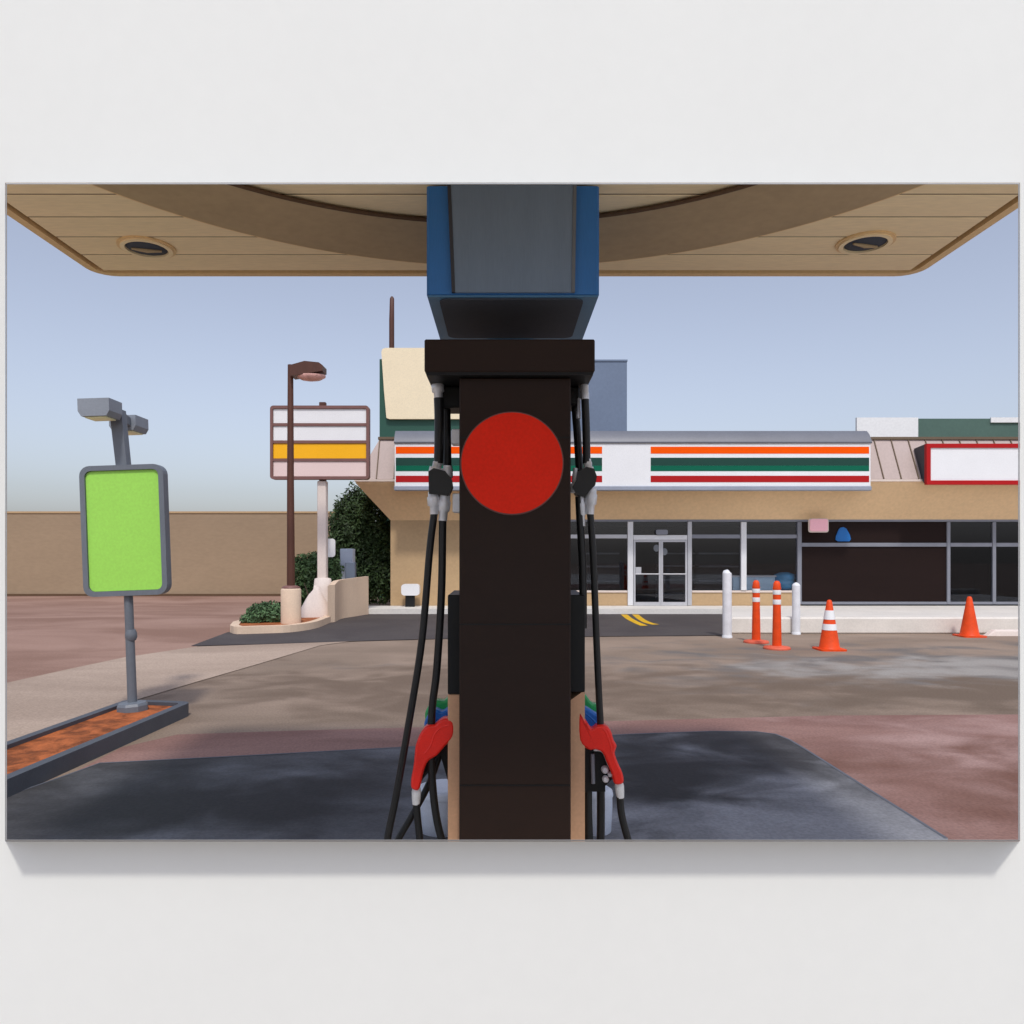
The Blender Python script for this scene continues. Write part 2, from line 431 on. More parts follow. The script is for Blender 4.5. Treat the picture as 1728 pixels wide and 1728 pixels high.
# ------------------------------------------------------------------ object helpers
def link(o): COL.objects.link(o); return o
def tag(o, label, cat, group=None):
    o['label'] = label; o['category'] = cat
    if group: o['group'] = group
    return o
def thing(name, label, cat, loc, group=None):
    o = link(bpy.data.objects.new(name, None))
    o.empty_display_size = .2
    o.location = loc
    o['base'] = tuple(loc)
    return tag(o, label, cat, group)
def base(o):
    while o.parent: o = o.parent
    return Vector(o.location)
def part(name, mb, m, parent, label=None):
    o = link(bpy.data.objects.new(name, mb.mesh(name, base(parent))))
    o.data.materials.append(m)
    o.parent = parent
    if label: o['label'] = label
    return o
def struct(name, mb, m, parent=None):
    o = link(bpy.data.objects.new(name, mb.mesh(name)))
    o.data.materials.append(m)
    if parent: o.parent = parent
    else: o['kind'] = 'structure'
    return o
def single(name, mb, m, label, cat, group=None):
    zs = min(v.z for v in mb.v)
    xs = sum(v.x for v in mb.v) / len(mb.v); ys = sum(v.y for v in mb.v) / len(mb.v)
    o = link(bpy.data.objects.new(name, mb.mesh(name, (xs, ys, zs))))
    o.location = (xs, ys, zs)
    o.data.materials.append(m)
    return tag(o, label, cat, group)

# ================================================================== THE GROUND
def sheet(poly, z):
    mb = MB(); mb.add([(p[0], p[1], z) for p in poly], [tuple(range(len(poly)))]); return mb
struct('ground', sheet([(-700, -60), (700, -60), (700, 1400), (-700, 1400)], 0.0), M['ground'])
# the pinkish street beyond the driveway, on the left
pA = [G(12, 1153), G(120, 1129), G(210, 1110), G(330, 1092), G(392, 1072)]
street = [(-60, 9.0)] + [(-14.0, pA[0].y - 1.2)] + [(p.x, p.y) for p in pA] + [(-4.6, 28.25), (-60, 28.25)]
struct('street', sheet(street, .004), M['street'])
# pale concrete driveway strip
pB = [G(590, 1083), G(540, 1090), G(440, 1120), G(330, 1152), G(230, 1182)]
drv = [(p.x, p.y) for p in pA[:4]] + [(p.x, p.y) for p in pB] + [(-4.35, 6.6), (-4.3, -12), (-14.0, -12), (-14.0, pA[0].y - 1.2)]
struct('driveway', sheet(drv, .008), M['driveway'])
# dark parking bay in front of the shop
bay_poly = [G(322, 1091), G(440, 1088), G(560, 1084), G(770, 1078), G(990, 1075), G(1226, 1073)]
bay = [(p.x, p.y) for p in bay_poly] + [(4.62, 15.4), (6.05, 20.12), (-4.1, 20.12), (-4.5, 18.4), (-5.0, 16.6), (-5.75, 15.6)]
bayo = struct('parking_bay', sheet(bay, .012), M['bay'])
# two worn yellow strokes on the bay
for pts in ([(1053, 1038), (1062, 1045), (1073, 1051), (1087, 1057)], [(1072, 1038), (1082, 1046), (1094, 1052), (1107, 1055)]):
    c = curve([G(*p) for p in pts], 5)
    L_ = []; R_ = []
    for i, p in enumerate(c):
        t = (c[min(i + 1, len(c) - 1)] - c[max(i - 1, 0)]).normalized()
        nrm = Vector((-t.y, t.x, 0)); wd = .085
        L_.append(p + nrm * wd); R_.append(p - nrm * wd)
    mb = MB(); n = len(c)
    mb.add([(p.x, p.y, .016) for p in L_ + R_], [(i, i + 1, n + i + 1, n + i) for i in range(n - 1)])
    struct('painted_stroke', mb, M['yellow'], bayo)
# reddish concrete pad round the pump
pad = [(p.x, p.y) for p in (G(1760, 1206), G(1400, 1208), G(1010, 1218), G(700, 1228), G(480, 1234), G(300, 1240), G(205, 1262))]
pad = [(9.0, 7.9)] + pad + [(-3.3, 5.4), (-3.3, 4.02), (9.0, 4.02)]
struct('forecourt_pad', sheet(pad, .004), M['pad'])
# canopy shadow painted as a slate sheet, and pale concrete added out of view
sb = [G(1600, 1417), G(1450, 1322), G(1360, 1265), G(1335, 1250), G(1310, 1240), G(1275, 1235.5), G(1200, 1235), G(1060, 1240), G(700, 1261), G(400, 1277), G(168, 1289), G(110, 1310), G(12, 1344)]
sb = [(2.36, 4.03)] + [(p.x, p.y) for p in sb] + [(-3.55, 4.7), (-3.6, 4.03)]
painted_shadow = struct('slab', sheet(sb, .008), M['slab'])
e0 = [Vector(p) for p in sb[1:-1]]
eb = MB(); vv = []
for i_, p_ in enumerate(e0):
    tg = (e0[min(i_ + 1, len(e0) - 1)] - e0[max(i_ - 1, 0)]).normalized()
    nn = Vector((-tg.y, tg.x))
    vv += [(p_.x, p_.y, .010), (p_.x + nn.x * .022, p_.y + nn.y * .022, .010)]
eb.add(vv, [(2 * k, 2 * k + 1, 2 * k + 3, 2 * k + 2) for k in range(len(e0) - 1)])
struct('slab_edge', eb, M['slabedge'], painted_shadow)
struct('apron', sheet([(-4.2, -12), (-1.8, -12), (-1.8, 1.62), (1.8, 1.62), (1.8, -12), (16, -12), (16, 4.01), (-4.2, 4.01)], .004), M['apron'])  # unseen pale sheet, added to bounce light onto the soffit
# walkway in front of the shop, its kerbs
wk = MB().box(-3.9, 17.2, 20.12, 21.28, .0, .15)
wk.prism([(4.70, 15.62), (17.2, 15.62), (17.2, 20.118), (6.06, 20.118)], 'z', 0, .148)
struct('walkway', wk, M['walk'])
kb = MB().box(4.63, 17.2, 15.38, 15.62, 0, .34, .03)
struct('kerb', kb, M['kerbwhite'])

# ================================================================== GALLERY WALL AND THE EDGE OF THE PICTURE
# the photograph shows a white wall with the wide picture set in it; wall and edge stand at 1.5 m
YW, DEP = 1.50, 0.062
def pic(Y, grow=0.0):
    x0, x1 = XW(11.5, Y) - grow, XW(1718.5, Y) + grow
    z0, z1 = ZW(1417, Y) - grow, ZW(311, Y) + grow
    return x0, x1, z0, z1
def ringmesh(loops):
    """rectangular loops [(x0, x1, z0, z1, y)] joined in order and closed back to the first"""
    mb = MB(); v = []
    for x0, x1, z0, z1, y in loops:
        v += [(x0, y, z0), (x1, y, z0), (x1, y, z1), (x0, y, z1)]
    f = []; n = len(loops)
    for i in range(n):
        j = (i + 1) % n
        for k in range(4):
            k2 = (k + 1) % 4
            f.append((i * 4 + k, i * 4 + k2, j * 4 + k2, j * 4 + k))
    return mb.add(v, f)
a = pic(YW - DEP); b_ = pic(YW, .0010); c_ = pic(YW - DEP, .0010); d_ = pic(YW + .002, .0028)
fr = ringmesh([(*a, YW - DEP), (*c_, YW - DEP), (*d_, YW + .002), (*b_, YW + .002)])
single('picture_edge', fr, M['edge'], 'thin pale rim around the wide picture, standing off the white wall', 'frame')
i0 = pic(YW, .0034); i1 = pic(YW + .10, .03)
o_ = (-1.60, 1.62, 0.0, 3.0)
wl = ringmesh([(*i0, YW), (*o_, YW), (*o_, YW + .10), (*i1, YW + .10)])
single('gallery_wall', wl, M['gallery'], 'large plain white wall all around the wide picture', 'wall')

# ================================================================== CANOPY
ZC = 3.40
CX0, CX1, CY0, CY1 = -2.507, 2.545, 1.64, 4.635
t = thing('canopy', 'tan canopy roof with rounded corners spreading over the fuel pump', 'canopy', (0, 3.1, ZC))
bd = MB().prism(rrect(CX0, CX1, CY0, CY1, .13), 'z', ZC + .036, ZC + .62)
part('roof_body', bd, M['groove'], t)
part('rim', MB().ring(rrect(CX0 - .004, CX1 + .004, CY0 - .004, CY1 + .004, .134), rrect(CX0 + .045, CX1 - .045, CY0 + .045, CY1 - .045, .085), 'z', ZC, ZC + .034), M['lip'], t)
# soffit planks run across, each its own board
sx0, sx1 = CX0 + .075, CX1 - .075
pl = MB().box(sx0, sx1, -.1145, .1145, 0, .028, .004)
jsm = MB().box(sx0, sx1, -.0068, .0068, 0, .02).mesh('joint_strip'); jsm.materials.append(M['groove'])
plm = pl.mesh('soffit_plank'); plm.materials.append(M['soffit'])
yy = CY1 - .075 - .12
while yy > CY0 + .15:
    o = link(bpy.data.objects.new('soffit_plank', plm)); o.parent = t
    o.location = (0, yy - 3.1, .005)
    o = link(bpy.data.objects.new('joint_strip', jsm)); o.parent = t
    o.location = (0, yy - 3.1 - .12175, .0095); yy -= .2435
# curved brown band on the soffit
oc, orad, ic, irad = (.02, 2.10), 2.33, (-.05, 1.89), 1.97
mb = MB(); v = []; n = 64
for z in (ZC - .018, ZC + .003):
    for k in range(n + 1):
        th = math.pi * k / n
        v.append((oc[0] + orad * math.cos(th), oc[1] + orad * math.sin(th), z))
        v.append((ic[0] + irad * math.cos(th), ic[1] + irad * math.sin(th), z))
f = []; q = 2 * (n + 1)
for k in range(n):
    a0, a1, b0, b1 = 2 * k, 2 * k + 1, 2 * k + 2, 2 * k + 3
    f += [(a0, b0, b1, a1), (q + a0, q + a1, q + b1, q + b0), (a0, q + a0, q + b0, b0), (a1, b1, q + b1, q + a1)]
f += [(0, 1, q + 1, q), (2 * n, q + 2 * n, q + 2 * n + 1, 2 * n + 1)]
mb.add(v, f)
part('curved_band', mb, M['soffitband'], t)
def arc(c, r, z): return [(c[0] + r * math.cos(math.pi * k / 60), c[1] + r * math.sin(math.pi * k / 60), z) for k in range(61)]
part('band_bead', MB().tube(arc(oc, orad + .012, ZC - .004), .012, 8), M['lip'], t)
part('band_bead', MB().tube(arc(ic, irad - .010, ZC - .012), .011, 8), M['groove'], t)
def downlight(x, y, label):
    d = thing('canopy_downlight', label, 'light', (x, y, ZC - .012), 'round downlights in the canopy')
    def circ(r): return [(x + r * math.cos(2 * math.pi * k / 40), y + r * math.sin(2 * math.pi * k / 40)) for k in range(40)]
    part('outer_ring', MB().ring(circ(.152), circ(.136), 'z', ZC - .004, ZC + .0045), M['lip'], d)
    part('trim_ring', MB().ring(circ(.136), circ(.112), 'z', ZC - .012, ZC + .0045), M['soffit'], d)
    part('lens', MB().lathe([(.111, ZC + .004), (.108, ZC - .002), (.07, ZC - .008), (.02, ZC - .010)], x, y, 40), M['headunder'], d)
    part('lamp_bar', MB().tube([(x - .075, y - .02, ZC - .013), (x, y, ZC - .016), (x + .075, y + .02, ZC - .013)], [.006, .013, .006], 10), M['soffitband'], d)
downlight(-2.0, 4.20, 'round recessed downlight in the canopy above the green sign')
downlight(1.995, 4.135, 'round recessed downlight in the canopy, right of the pump')

# steel column and the blue boxed header round it
HZ = 2.882
t = thing('canopy_column', 'boxed column header, grey front with blue sides, under the canopy', 'column', (.04, 4.2, 0))
part('steel_post', MB().box(-.09, .17, 4.26, 4.45, 0, ZC - .02, .008), M['pumpblack'], t)
part('blue_shell', MB().prism([(-.345, 3.45), (.430, 3.45), (.440, 3.46), (.440, 4.235), (-.355, 4.235), (-.355, 3.46)], 'z', HZ, ZC - .02), M['blue'], t)
part('front_panel', MB().prism([(-.222, 2.886), (.310, 2.886), (.318, ZC - .022), (-.242, ZC - .022)], 'y', 3.434, 3.4485), M['headgrey'], t)
part('edge_strip', MB().prism([(-.238, 2.886), (-.2225, 2.886), (-.2425, ZC - .022), (-.258, ZC - .022)], 'y', 3.430, 3.4485), M['signdark'], t)
part('edge_strip', MB().prism([(.3105, 2.886), (.326, 2.886), (.334, ZC - .022), (.3185, ZC - .022)], 'y', 3.430, 3.4485), M['polegrey'], t)
part('underside_rim', MB().box(-.350, .435, 3.458, 4.23, HZ - .010, HZ - .001), M['teal'], t)  # teal reflections along the underside's edges, painted as a rim
part('underside_panel', MB().prism(rrect(-.300, .372, 3.470, 4.10, .05), 'z', HZ - .018, HZ - .0105), M['headunder'], t)

# ================================================================== FUEL DISPENSER
YP = 3.60
K = YP / FPX
t = thing('fuel_dispenser', 'dark brown fuel pump with a red disc, hoses and coloured nozzles', 'fuel pump', (.045, 3.7, 0))
part('valance', MB().box(-.360, .414, 3.40, 4.02, 2.514, 2.662, .006), M['pump'], t)
part('valance_trim', MB().box(-.352, .406, 3.408, 4.012, 2.500, 2.5135), M['pumpblack'], t)
part('hose_housing', MB().box(XW(747, 3.72), -.2046, 3.62, 3.80, ZW(694, 3.72), 2.499, .01), M['pumpblack'], t)
part('hose_housing', MB().box(.3092, XW(976, 3.72), 3.62, 3.80, ZW(690, 3.72), 2.499, .01), M['pumpblack'], t)
part('front_panel', MB().box(-.2045, .309, 3.45, 3.55, .0, 2.499, .006), M['pump'], t)
part('core', MB().box(-.190, .292, 3.551, 3.98, .0, 2.499), M['pumpblack'], t)
part('upper_cabinet', MB().box(-.266, -.2050, 3.56, 3.98, 1.02, 1.492, .004), M['pumpblack'], t)
part('upper_cabinet', MB().box(.3095, .386, 3.56, 3.98, 1.03, 1.492, .004), M['pumpblack'], t)
part('side_panel', MB().box(-.266, -.2050, 3.565, 3.98, 0, 1.018, .004), M['pumptan'], t)
sp = MB().prism([(.3095, 0), (.386, 0), (.386, 1.029), (.372, 1.029), (.3095, .985)], 'y', 3.565, 3.98)
part('side_panel', sp, M['pumptan'], t)
for zs in (.62, 1.36, 2.22):
    part('seam', MB().box(-.2035, .308, 3.4475, 3.4496, zs, zs + .006), M['pumpblack'], t)
dz, dx = ZW(782, 3.45), XW(864, 3.45)
disc = [(dx + .232 * math.cos(2 * math.pi * k / 72), dz + .232 * math.sin(2 * math.pi * k / 72)) for k in range(72)]
dr = [(dx + .238 * math.cos(2 * math.pi * k / 72), dz + .238 * math.sin(2 * math.pi * k / 72)) for k in range(72)]
part('disc_rim', MB().prism(dr, 'y', 3.445, 3.4495), M['signframe'], t)
part('red_disc', MB().prism(disc, 'y', 3.438, 3.4445), M['reddisc'], t)

def hose(pts, Y=YP, r=.0165, n=6):
    pp = [W(p[0], p[1], p[2] if len(p) > 2 else Y) for p in pts]
    return MB().tube(curve(pp, n), r, 12)
def fit(p0, p1, r0, r1, Y=YP):
    """stepped steel coupling between two points"""
    A, B = W(*p0, Y), W(*p1, Y)
    return MB().tube([A, A.lerp(B, .2), A.lerp(B, .25), A.lerp(B, .6), A.lerp(B, .65), B],
                     [r0, r0, r0 * 1.18, r0 * 1.12, r1, r1], 8)
# left side
part('hose_fitting', fit((738, 640), (740, 676), .026, .021), M['chrome'], t)
part('hose', hose([(740, 672), (741, 700), (741, 740), (740, 782)], r=.023), M['rubber'], t)
part('hose', hose([(752, 632, 3.68), (753, 690, 3.68), (754, 740, 3.68), (755, 800, 3.64)], r=.021), M['rubber'], t)
part('hose_fitting', fit((740, 775), (735, 797), .020, .034), M['chrome'], t)
part('hose_fitting', fit((756, 786), (755, 806), .022, .026), M['chrome'], t)
sw = [W(*p, YP) for p in ((724, 797), (733, 791), (752, 796), (762, 808), (764, 822), (757, 838), (745, 836), (725, 834))]
part('hose_swivel', MB().prism([(p.x, p.z) for p in sw], 'y', YP - .035, YP + .05), M['rubber'], t)
part('hose_fitting', fit((732, 830), (733, 868), .028, .021), M['chrome'], t)
part('hose_fitting', fit((751, 836), (747, 879), .026, .021), M['chrome'], t)
part('hose_bracket', MB().box(XW(764, YP), -.1905, YP - .02, YP + .06, ZW(865, YP), ZW(833, YP), .004), M['chrome'], t)
part('hose_bracket', MB().box(XW(762, YP), -.1905, YP - .02, YP + .06, ZW(750, YP), ZW(725, YP), .004), M['chrome'], t)
part('hose', hose([(733, 864), (725, 930), (712, 1080), (690, 1220), (668, 1345), (653, 1425), (655, 1490), (676, 1512), (700, 1480), (708, 1425), (705, 1385), (702, 1352)], r=.0175), M['rubber'], t)
part('hose', hose([(747, 876), (745, 1000), (737, 1130), (729, 1200), (728, 1290), (735, 1370), (748, 1425), (770, 1480, 3.64), (800, 1500, 3.7)], r=.0185), M['rubber'], t)
part('hose', hose([(748, 1255, 3.74), (725, 1320, 3.72), (696, 1375, 3.68), (668, 1425, 3.66), (655, 1470, 3.66)], r=.0165), M['rubber'], t)
# right side
part('hose_fitting', fit((986, 643), (987, 674), .017, .021), M['chrome'], t)
part('hose', hose([(987, 670), (989, 720), (990, 782)], r=.019), M['rubber'], t)
part('hose', hose([(970, 632, 3.68), (971, 690, 3.68), (974, 730, 3.68), (978, 795, 3.64)], r=.019), M['rubber'], t)
part('hose_fitting', fit((977, 672), (976, 706), .008, .012, 3.62), M['chrome'], t)
part('hose_fitting', fit((991, 775), (993, 796), .018, .026), M['chrome'], t)
part('hose_fitting', fit((971, 790), (969, 832), .012, .024), M['chrome'], t)
sw = [W(*p, YP) for p in ((974, 797), (988, 789), (1001, 792), (1006, 805), (1003, 820), (993, 830), (986, 840), (972, 836), (965, 822), (972, 810))]
part('hose_swivel', MB().prism([(p.x, p.z) for p in sw], 'y', YP - .035, YP + .05), M['rubber'], t)
part('hose_fitting', fit((998, 824), (995, 868), .026, .021), M['chrome'], t)
part('hose_fitting', fit((980, 838), (983, 888), .018, .014), M['chrome'], t)
part('hose', hose([(996, 864), (1001, 940), (1007, 1090), (1011, 1180), (1013, 1225), (1008, 1260)], r=.0165), M['rubber'], t)
part('hose', hose([(977, 838), (979, 880), (983, 950), (984, 1010), (984, 1060)], r=.0185), M['rubber'], t)
part('hose', hose([(1046, 1340), (1049, 1375), (1060, 1418), (1075, 1470), (1070, 1512), (1040, 1515), (1015, 1480)], r=.0175), M['rubber'], t)
part('hose', hose([(993, 1300, 3.66), (992, 1360, 3.66), (994, 1430, 3.66), (996, 1510, 3.66)], r=.021), M['rubber'], t)
part('hose', hose([(1013, 1300, 3.68), (1014, 1360, 3.68), (1013, 1430, 3.68), (1008, 1512, 3.68)], r=.020), M['rubber'], t)
# nozzles hanging at each side: green behind blue behind red, each a moulded cover with a grip
def shrink(o, d):
    r = []
    n = len(o)
    ar = sum(o[i][0] * o[(i + 1) % n][1] - o[(i + 1) % n][0] * o[i][1] for i in range(n))
    sg = 1 if ar > 0 else -1
    for i in range(n):
        a, b, c = Vector(o[i - 1]), Vector(o[i]), Vector(o[(i + 1) % n])
        tt = ((b - a).normalized() + (c - b).normalized()).normalized()
        r.append((b.x - sg * tt.y * d, b.y + sg * tt.x * d))
    return r
def smooth_loop(o, n=3):
    P = [Vector((p[0], p[1], 0)) for p in o]; m = len(P); out = []
    for i in range(m):
        a, b, c, d = P[i - 1], P[i], P[(i + 1) % m], P[(i + 2) % m]
        for k in range(n):
            u = k / n
            q = .5 * ((2 * b) + (c - a) * u + (2 * a - 5 * b + 4 * c - d) * u * u + (3 * b - a - 3 * c + d) * u ** 3)
            out.append((q.x, q.y))
    return out
def moulded(outline, Y, th, soft=.010):
    o = smooth_loop([(W(x, y, Y).x, W(x, y, Y).z) for x, y in outline])
    rings = [(shrink(o, soft), Y - th / 2), (shrink(o, soft * .35), Y - th / 2 + soft * .35), (o, Y - th / 2 + soft), (o, Y + th / 2 - soft), (shrink(o, soft), Y + th / 2)]
    mb = MB(); n = len(o); v = []
    for r, y in rings: v += [(p[0], y, p[1]) for p in r]
    f = [(k * n + i, k * n + (i + 1) % n, k * n + n + (i + 1) % n, k * n + n + i) for k in range(len(rings) - 1) for i in range(n)]
    mb.add(v, f, True)
    mb.add(v[:n], [tuple(range(n))], True); mb.add(v[-n:], [tuple(range(n))], True)
    return mb
def nozzle(outline, m, Y, th=.07, sleeve=None, ridge=None):
    nz = part('nozzle', moulded(outline, Y, th), m, t)
    if sleeve:
        A, B = W(*sleeve[0], Y), W(*sleeve[1], Y)
        part('sleeve', MB().tube([A, A.lerp(B, .25), A.lerp(B, .35), A.lerp(B, .7), B], [.017, .021, .023, .021, .018], 12), M['white'], nz)
    if ridge:
        part('ridge', MB().tube(curve([W(x, y, Y - th / 2 + .004) for x, y in ridge], 5), .006, 8), m, nz)
    return nz
nzl = nozzle([(766, 1216), (752, 1210), (741, 1215), (734, 1221), (722, 1222), (711, 1234), (703, 1254), (701, 1270), (699, 1290), (695, 1312), (696, 1327), (707, 1330), (712, 1316), (716, 1298), (724, 1281), (738, 1272), (752, 1256), (766, 1240)], M['nozred'], YP, .075,
    ((703, 1325), (702, 1357)), [(757, 1224), (744, 1228), (733, 1240), (727, 1258), (716, 1272)])
nozzle([(766, 1190), (748, 1199), (736, 1195), (725, 1202), (717, 1218), (721, 1236), (730, 1244), (748, 1240), (766, 1232)], M['nozblue'], 3.74, .08, None, [(757, 1204), (744, 1212), (730, 1214), (722, 1224)])
nozzle([(766, 1172), (750, 1181), (738, 1180), (726, 1187), (718, 1203), (723, 1224), (735, 1232), (766, 1224)], M['nozgreen'], 3.88, .08)
nzr = nozzle([(976, 1200), (988, 1214), (998, 1228), (1008, 1222), (1020, 1222), (1029, 1230), (1034, 1246), (1039, 1256), (1036, 1268), (1041, 1284), (1049, 1302), (1050, 1318), (1036, 1320), (1032, 1306), (1024, 1287), (1015, 1267), (1003, 1262), (992, 1262), (976, 1246)], M['nozred'], YP, .075,
    ((1044, 1316), (1047, 1346)), [(989, 1220), (997, 1233), (1008, 1228), (1020, 1232), (1028, 1250), (1033, 1272)])
nozzle([(976, 1190), (990, 1193), (1001, 1200), (1013, 1208), (1017, 1224), (1004, 1236), (976, 1232)], M['nozblue'], 3.74, .08, None, [(988, 1204), (998, 1212), (1008, 1222)])
nozzle([(976, 1164), (988, 1172), (998, 1185), (1009, 1189), (1015, 1204), (1004, 1222), (976, 1220)], M['nozgreen'], 3.88, .08)
bt = MB().prism([(W(x, y, 3.68).x, W(x, y, 3.68).z) for x, y in ((760, 1225), (735, 1238), (712, 1300), (703, 1330), (712, 1318), (740, 1262), (760, 1330))], 'y', 3.67, 3.70)
part('nozzle_guard', bt, M['pumpblack'], t)
part('trigger', MB().tube(curve([W(745, 1245, 3.6), W(738, 1275, 3.6), W(722, 1300, 3.6), W(708, 1318, 3.6)], 5), .007, 8), M['pumpblack'], nzl)
bt = MB().prism([(W(x, y, 3.64).x, W(x, y, 3.64).z) for x, y in ((984, 1240), (1008, 1258), (1020, 1266), (1032, 1300), (1034, 1312), (1021, 1325), (1021, 1335), (984, 1335))], 'y', 3.63, 3.70)
gd = part('nozzle_guard', bt, M['pumpblack'], t)
part('slot', MB().tube([W(1000, 1272, 3.62), W(1001, 1322, 3.62)], .010, 8), M['alugrey'], gd)
for x, y, r in ((1021, 1299, .018), (1029, 1307, .011), (1022, 1315, .016)):
    c = W(x, y, 3.615)
    part('knob', MB().tube([c + Vector((0, -.012, 0)), c + Vector((0, -.006, 0)), c + Vector((0, .02, 0))], [r * .7, r, r], 14), M['chrome'], gd)
part('trigger', MB().tube(curve([W(1002, 1264, 3.6), W(1018, 1268, 3.6), W(1028, 1290, 3.6), W(1038, 1306, 3.6)], 5), .009, 8), M['chrome'], nzr)

def bucket(px, py, r, h, label):
    g = G(px, py)
    d = thing('wash_bucket', label, 'bucket', g, 'grey buckets behind the pump')
    part('body', MB().lathe([(r * .80, .0), (r * .93, .012), (r, h * .72), (r, h)], g.x, g.y, 28), M['bucket'], d)
    part('lid', MB().lathe([(r * 1.03, h + .001), (r * 1.05, h + .012), (r * 1.0, h + .035), (r * .8, h + .05)], g.x, g.y, 28), M['bucket'], d)
bucket(748, 1400, .165, .22, 'pale grey round bucket behind the pump, left side')
bucket(1004, 1404, .105, .22, 'pale grey round bucket behind the pump, right side')

# ================================================================== LEFT ISLAND WITH THE GREEN SIGN
def isl(r, inset):
    A, B, C, D = Vector((-3.24, 7.80)), Vector((-3.98, 7.92)), Vector((-4.30, 2.6)), Vector((-3.56, 2.6))
    pts = [A, B, C, D]; cen = sum(pts, Vector((0, 0))) / 4
    out = []
    for i, p in enumerate(pts):
        a, b = pts[i - 1], pts[(i + 1) % 4]
        u, v2 = (a - p).normalized(), (b - p).normalized()
        q = p + (u + v2) * inset
        for k in range(6):
            s_ = k / 5
            out.append(q + u * r * (1 - s_) ** 2 + v2 * r * s_ ** 2)
    return [(p.x, p.y) for p in out]
t = thing('planter_island', 'long narrow island with grey kerb and rust coloured mulch', 'planter', (-3.8, 5.2, 0))
part('kerb', MB().ring(isl(.12, 0), isl(.08, .085), 'z', 0, .135), M['kerbgrey'], t)
part('mulch', MB().prism(isl(.08, .086), 'z', 0.0, .10), M['mulch'], t)

bx, by = XW(224, 7.55), 7.55
t = thing('sign_post', 'grey leaning post with a blank lime green sign and twin box lamps', 'sign', (bx, by, .078))
part('base_block', MB().lathe([(.150, .078), (.150, .15), (.135, .175), (.06, .185)], bx, by, 8, False), M['polegrey'], t)
part('pole', MB().tube([(bx, by, .17), (bx, by, .95), (bx, by, 1.30)], [.045, .042, .042], 16), M['polegrey'], t)
part('collar', MB().lathe([(.043, .80), (.056, .83), (.056, .87), (.043, .91)], bx + .012, by, 14), M['polegrey'], t)
zb, zt = 1.255, 2.56
sgx0, sgx1 = bx - .405, bx + .425
part('sign_frame', MB().ring(rrect(sgx0, sgx1, zb, zt, .10), rrect(sgx0 + .05, sgx1 - .05, zb + .05, zt - .05, .06), 'y', by - .08, by + .03), M['polegrey'], t)
part('frame_core', MB().prism(rrect(sgx0 + .02, sgx1 - .02, zb + .02, zt - .02, .09), 'y', by - .03, by + .028), M['polegrey'], t)
part('green_panel', MB().prism(rrect(sgx0 + .052, sgx1 - .052, zb + .052, zt - .052, .06), 'y', by - .058, by - .031), M['green'], t)
part('upper_pole', MB().prism([(-.055 + bx, zt - .002), (.055 + bx, zt - .002), (.02 + bx, 3.12), (-.10 + bx, 3.12)], 'y', by - .05, by + .05), M['polegrey'], t)
def luminaire(x0, x1, y0, y1, z0, z1):
    l = part('lamp_box', MB().prism([(x0 + .03, z0), (x1 - .03, z0), (x1, z0 + .05), (x1, z1), (x0, z1), (x0, z0 + .05)], 'y', y0, y1), M['lampgrey'], t)
    part('lens', MB().box(x0 + .05, x1 - .05, y0 + .035, y1 - .035, z0 - .012, z0 - .001), M['lens'], l)
    return l
luminaire(bx - .25, bx + .05, 7.20, 7.46, 3.005, 3.175)
luminaire(bx - .33, bx - .05, 7.95, 8.25, 2.99, 3.15)
part('lamp_arm', MB().prism([(bx - .10, 7.461), (bx + .02, 7.461), (bx - .10, 7.949), (bx - .25, 7.949)], 'z', 3.03, 3.12), M['polegrey'], t)
t.rotation_euler = (0, R(-2.1), R(1))

# ================================================================== FAR WALL, PLANTER, LAMP POST, TENANT SIGN
t = thing('boundary_wall', 'long tan block wall behind the street on the left', 'wall', (-20, 28.4, 0))
part('wall', MB().box(-42, -5.2, 28.3, 28.6, 0, 3.13), M['tanwall'], t)
part('coping', MB().box(-42.05, -5.15, 28.27, 28.63, 3.131, 3.20), M['storewall'], t)
part('footing', MB().box(-42, -5.2, 28.2, 28.299, 0, .09), M['groove'], t)

pts = [G(*p) for p in ((388, 1068), (400, 1071), (440, 1070), (490, 1068), (530, 1062), (552, 1054), (570, 1046))]
back = [Vector((-4.50, 19.6, 0)), Vector((-4.85, 20.1, 0)), Vector((-5.35, 20.0, 0)), Vector((-5.75, 19.2, 0)), Vector((-5.90, 17.8, 0)), Vector((-5.92, 16.4, 0))]
outl = [(p.x, p.y) for p in curve(pts, 4)] + [(p.x, p.y) for p in back]
cen = Vector((sum(p[0] for p in outl) / len(outl), sum(p[1] for p in outl) / len(outl)))
t = thing('planter_bed', 'cream kerbed planter with orange soil at the corner of the lot', 'planter', (cen.x, cen.y, 0))
inn = shrink(outl, .17)
part('kerb', MB().ring(outl, inn, 'z', 0, .16), M['beige'], t)
part('soil', MB().prism(shrink(outl, .172), 'z', 0, .135), M['orangesoil'], t)

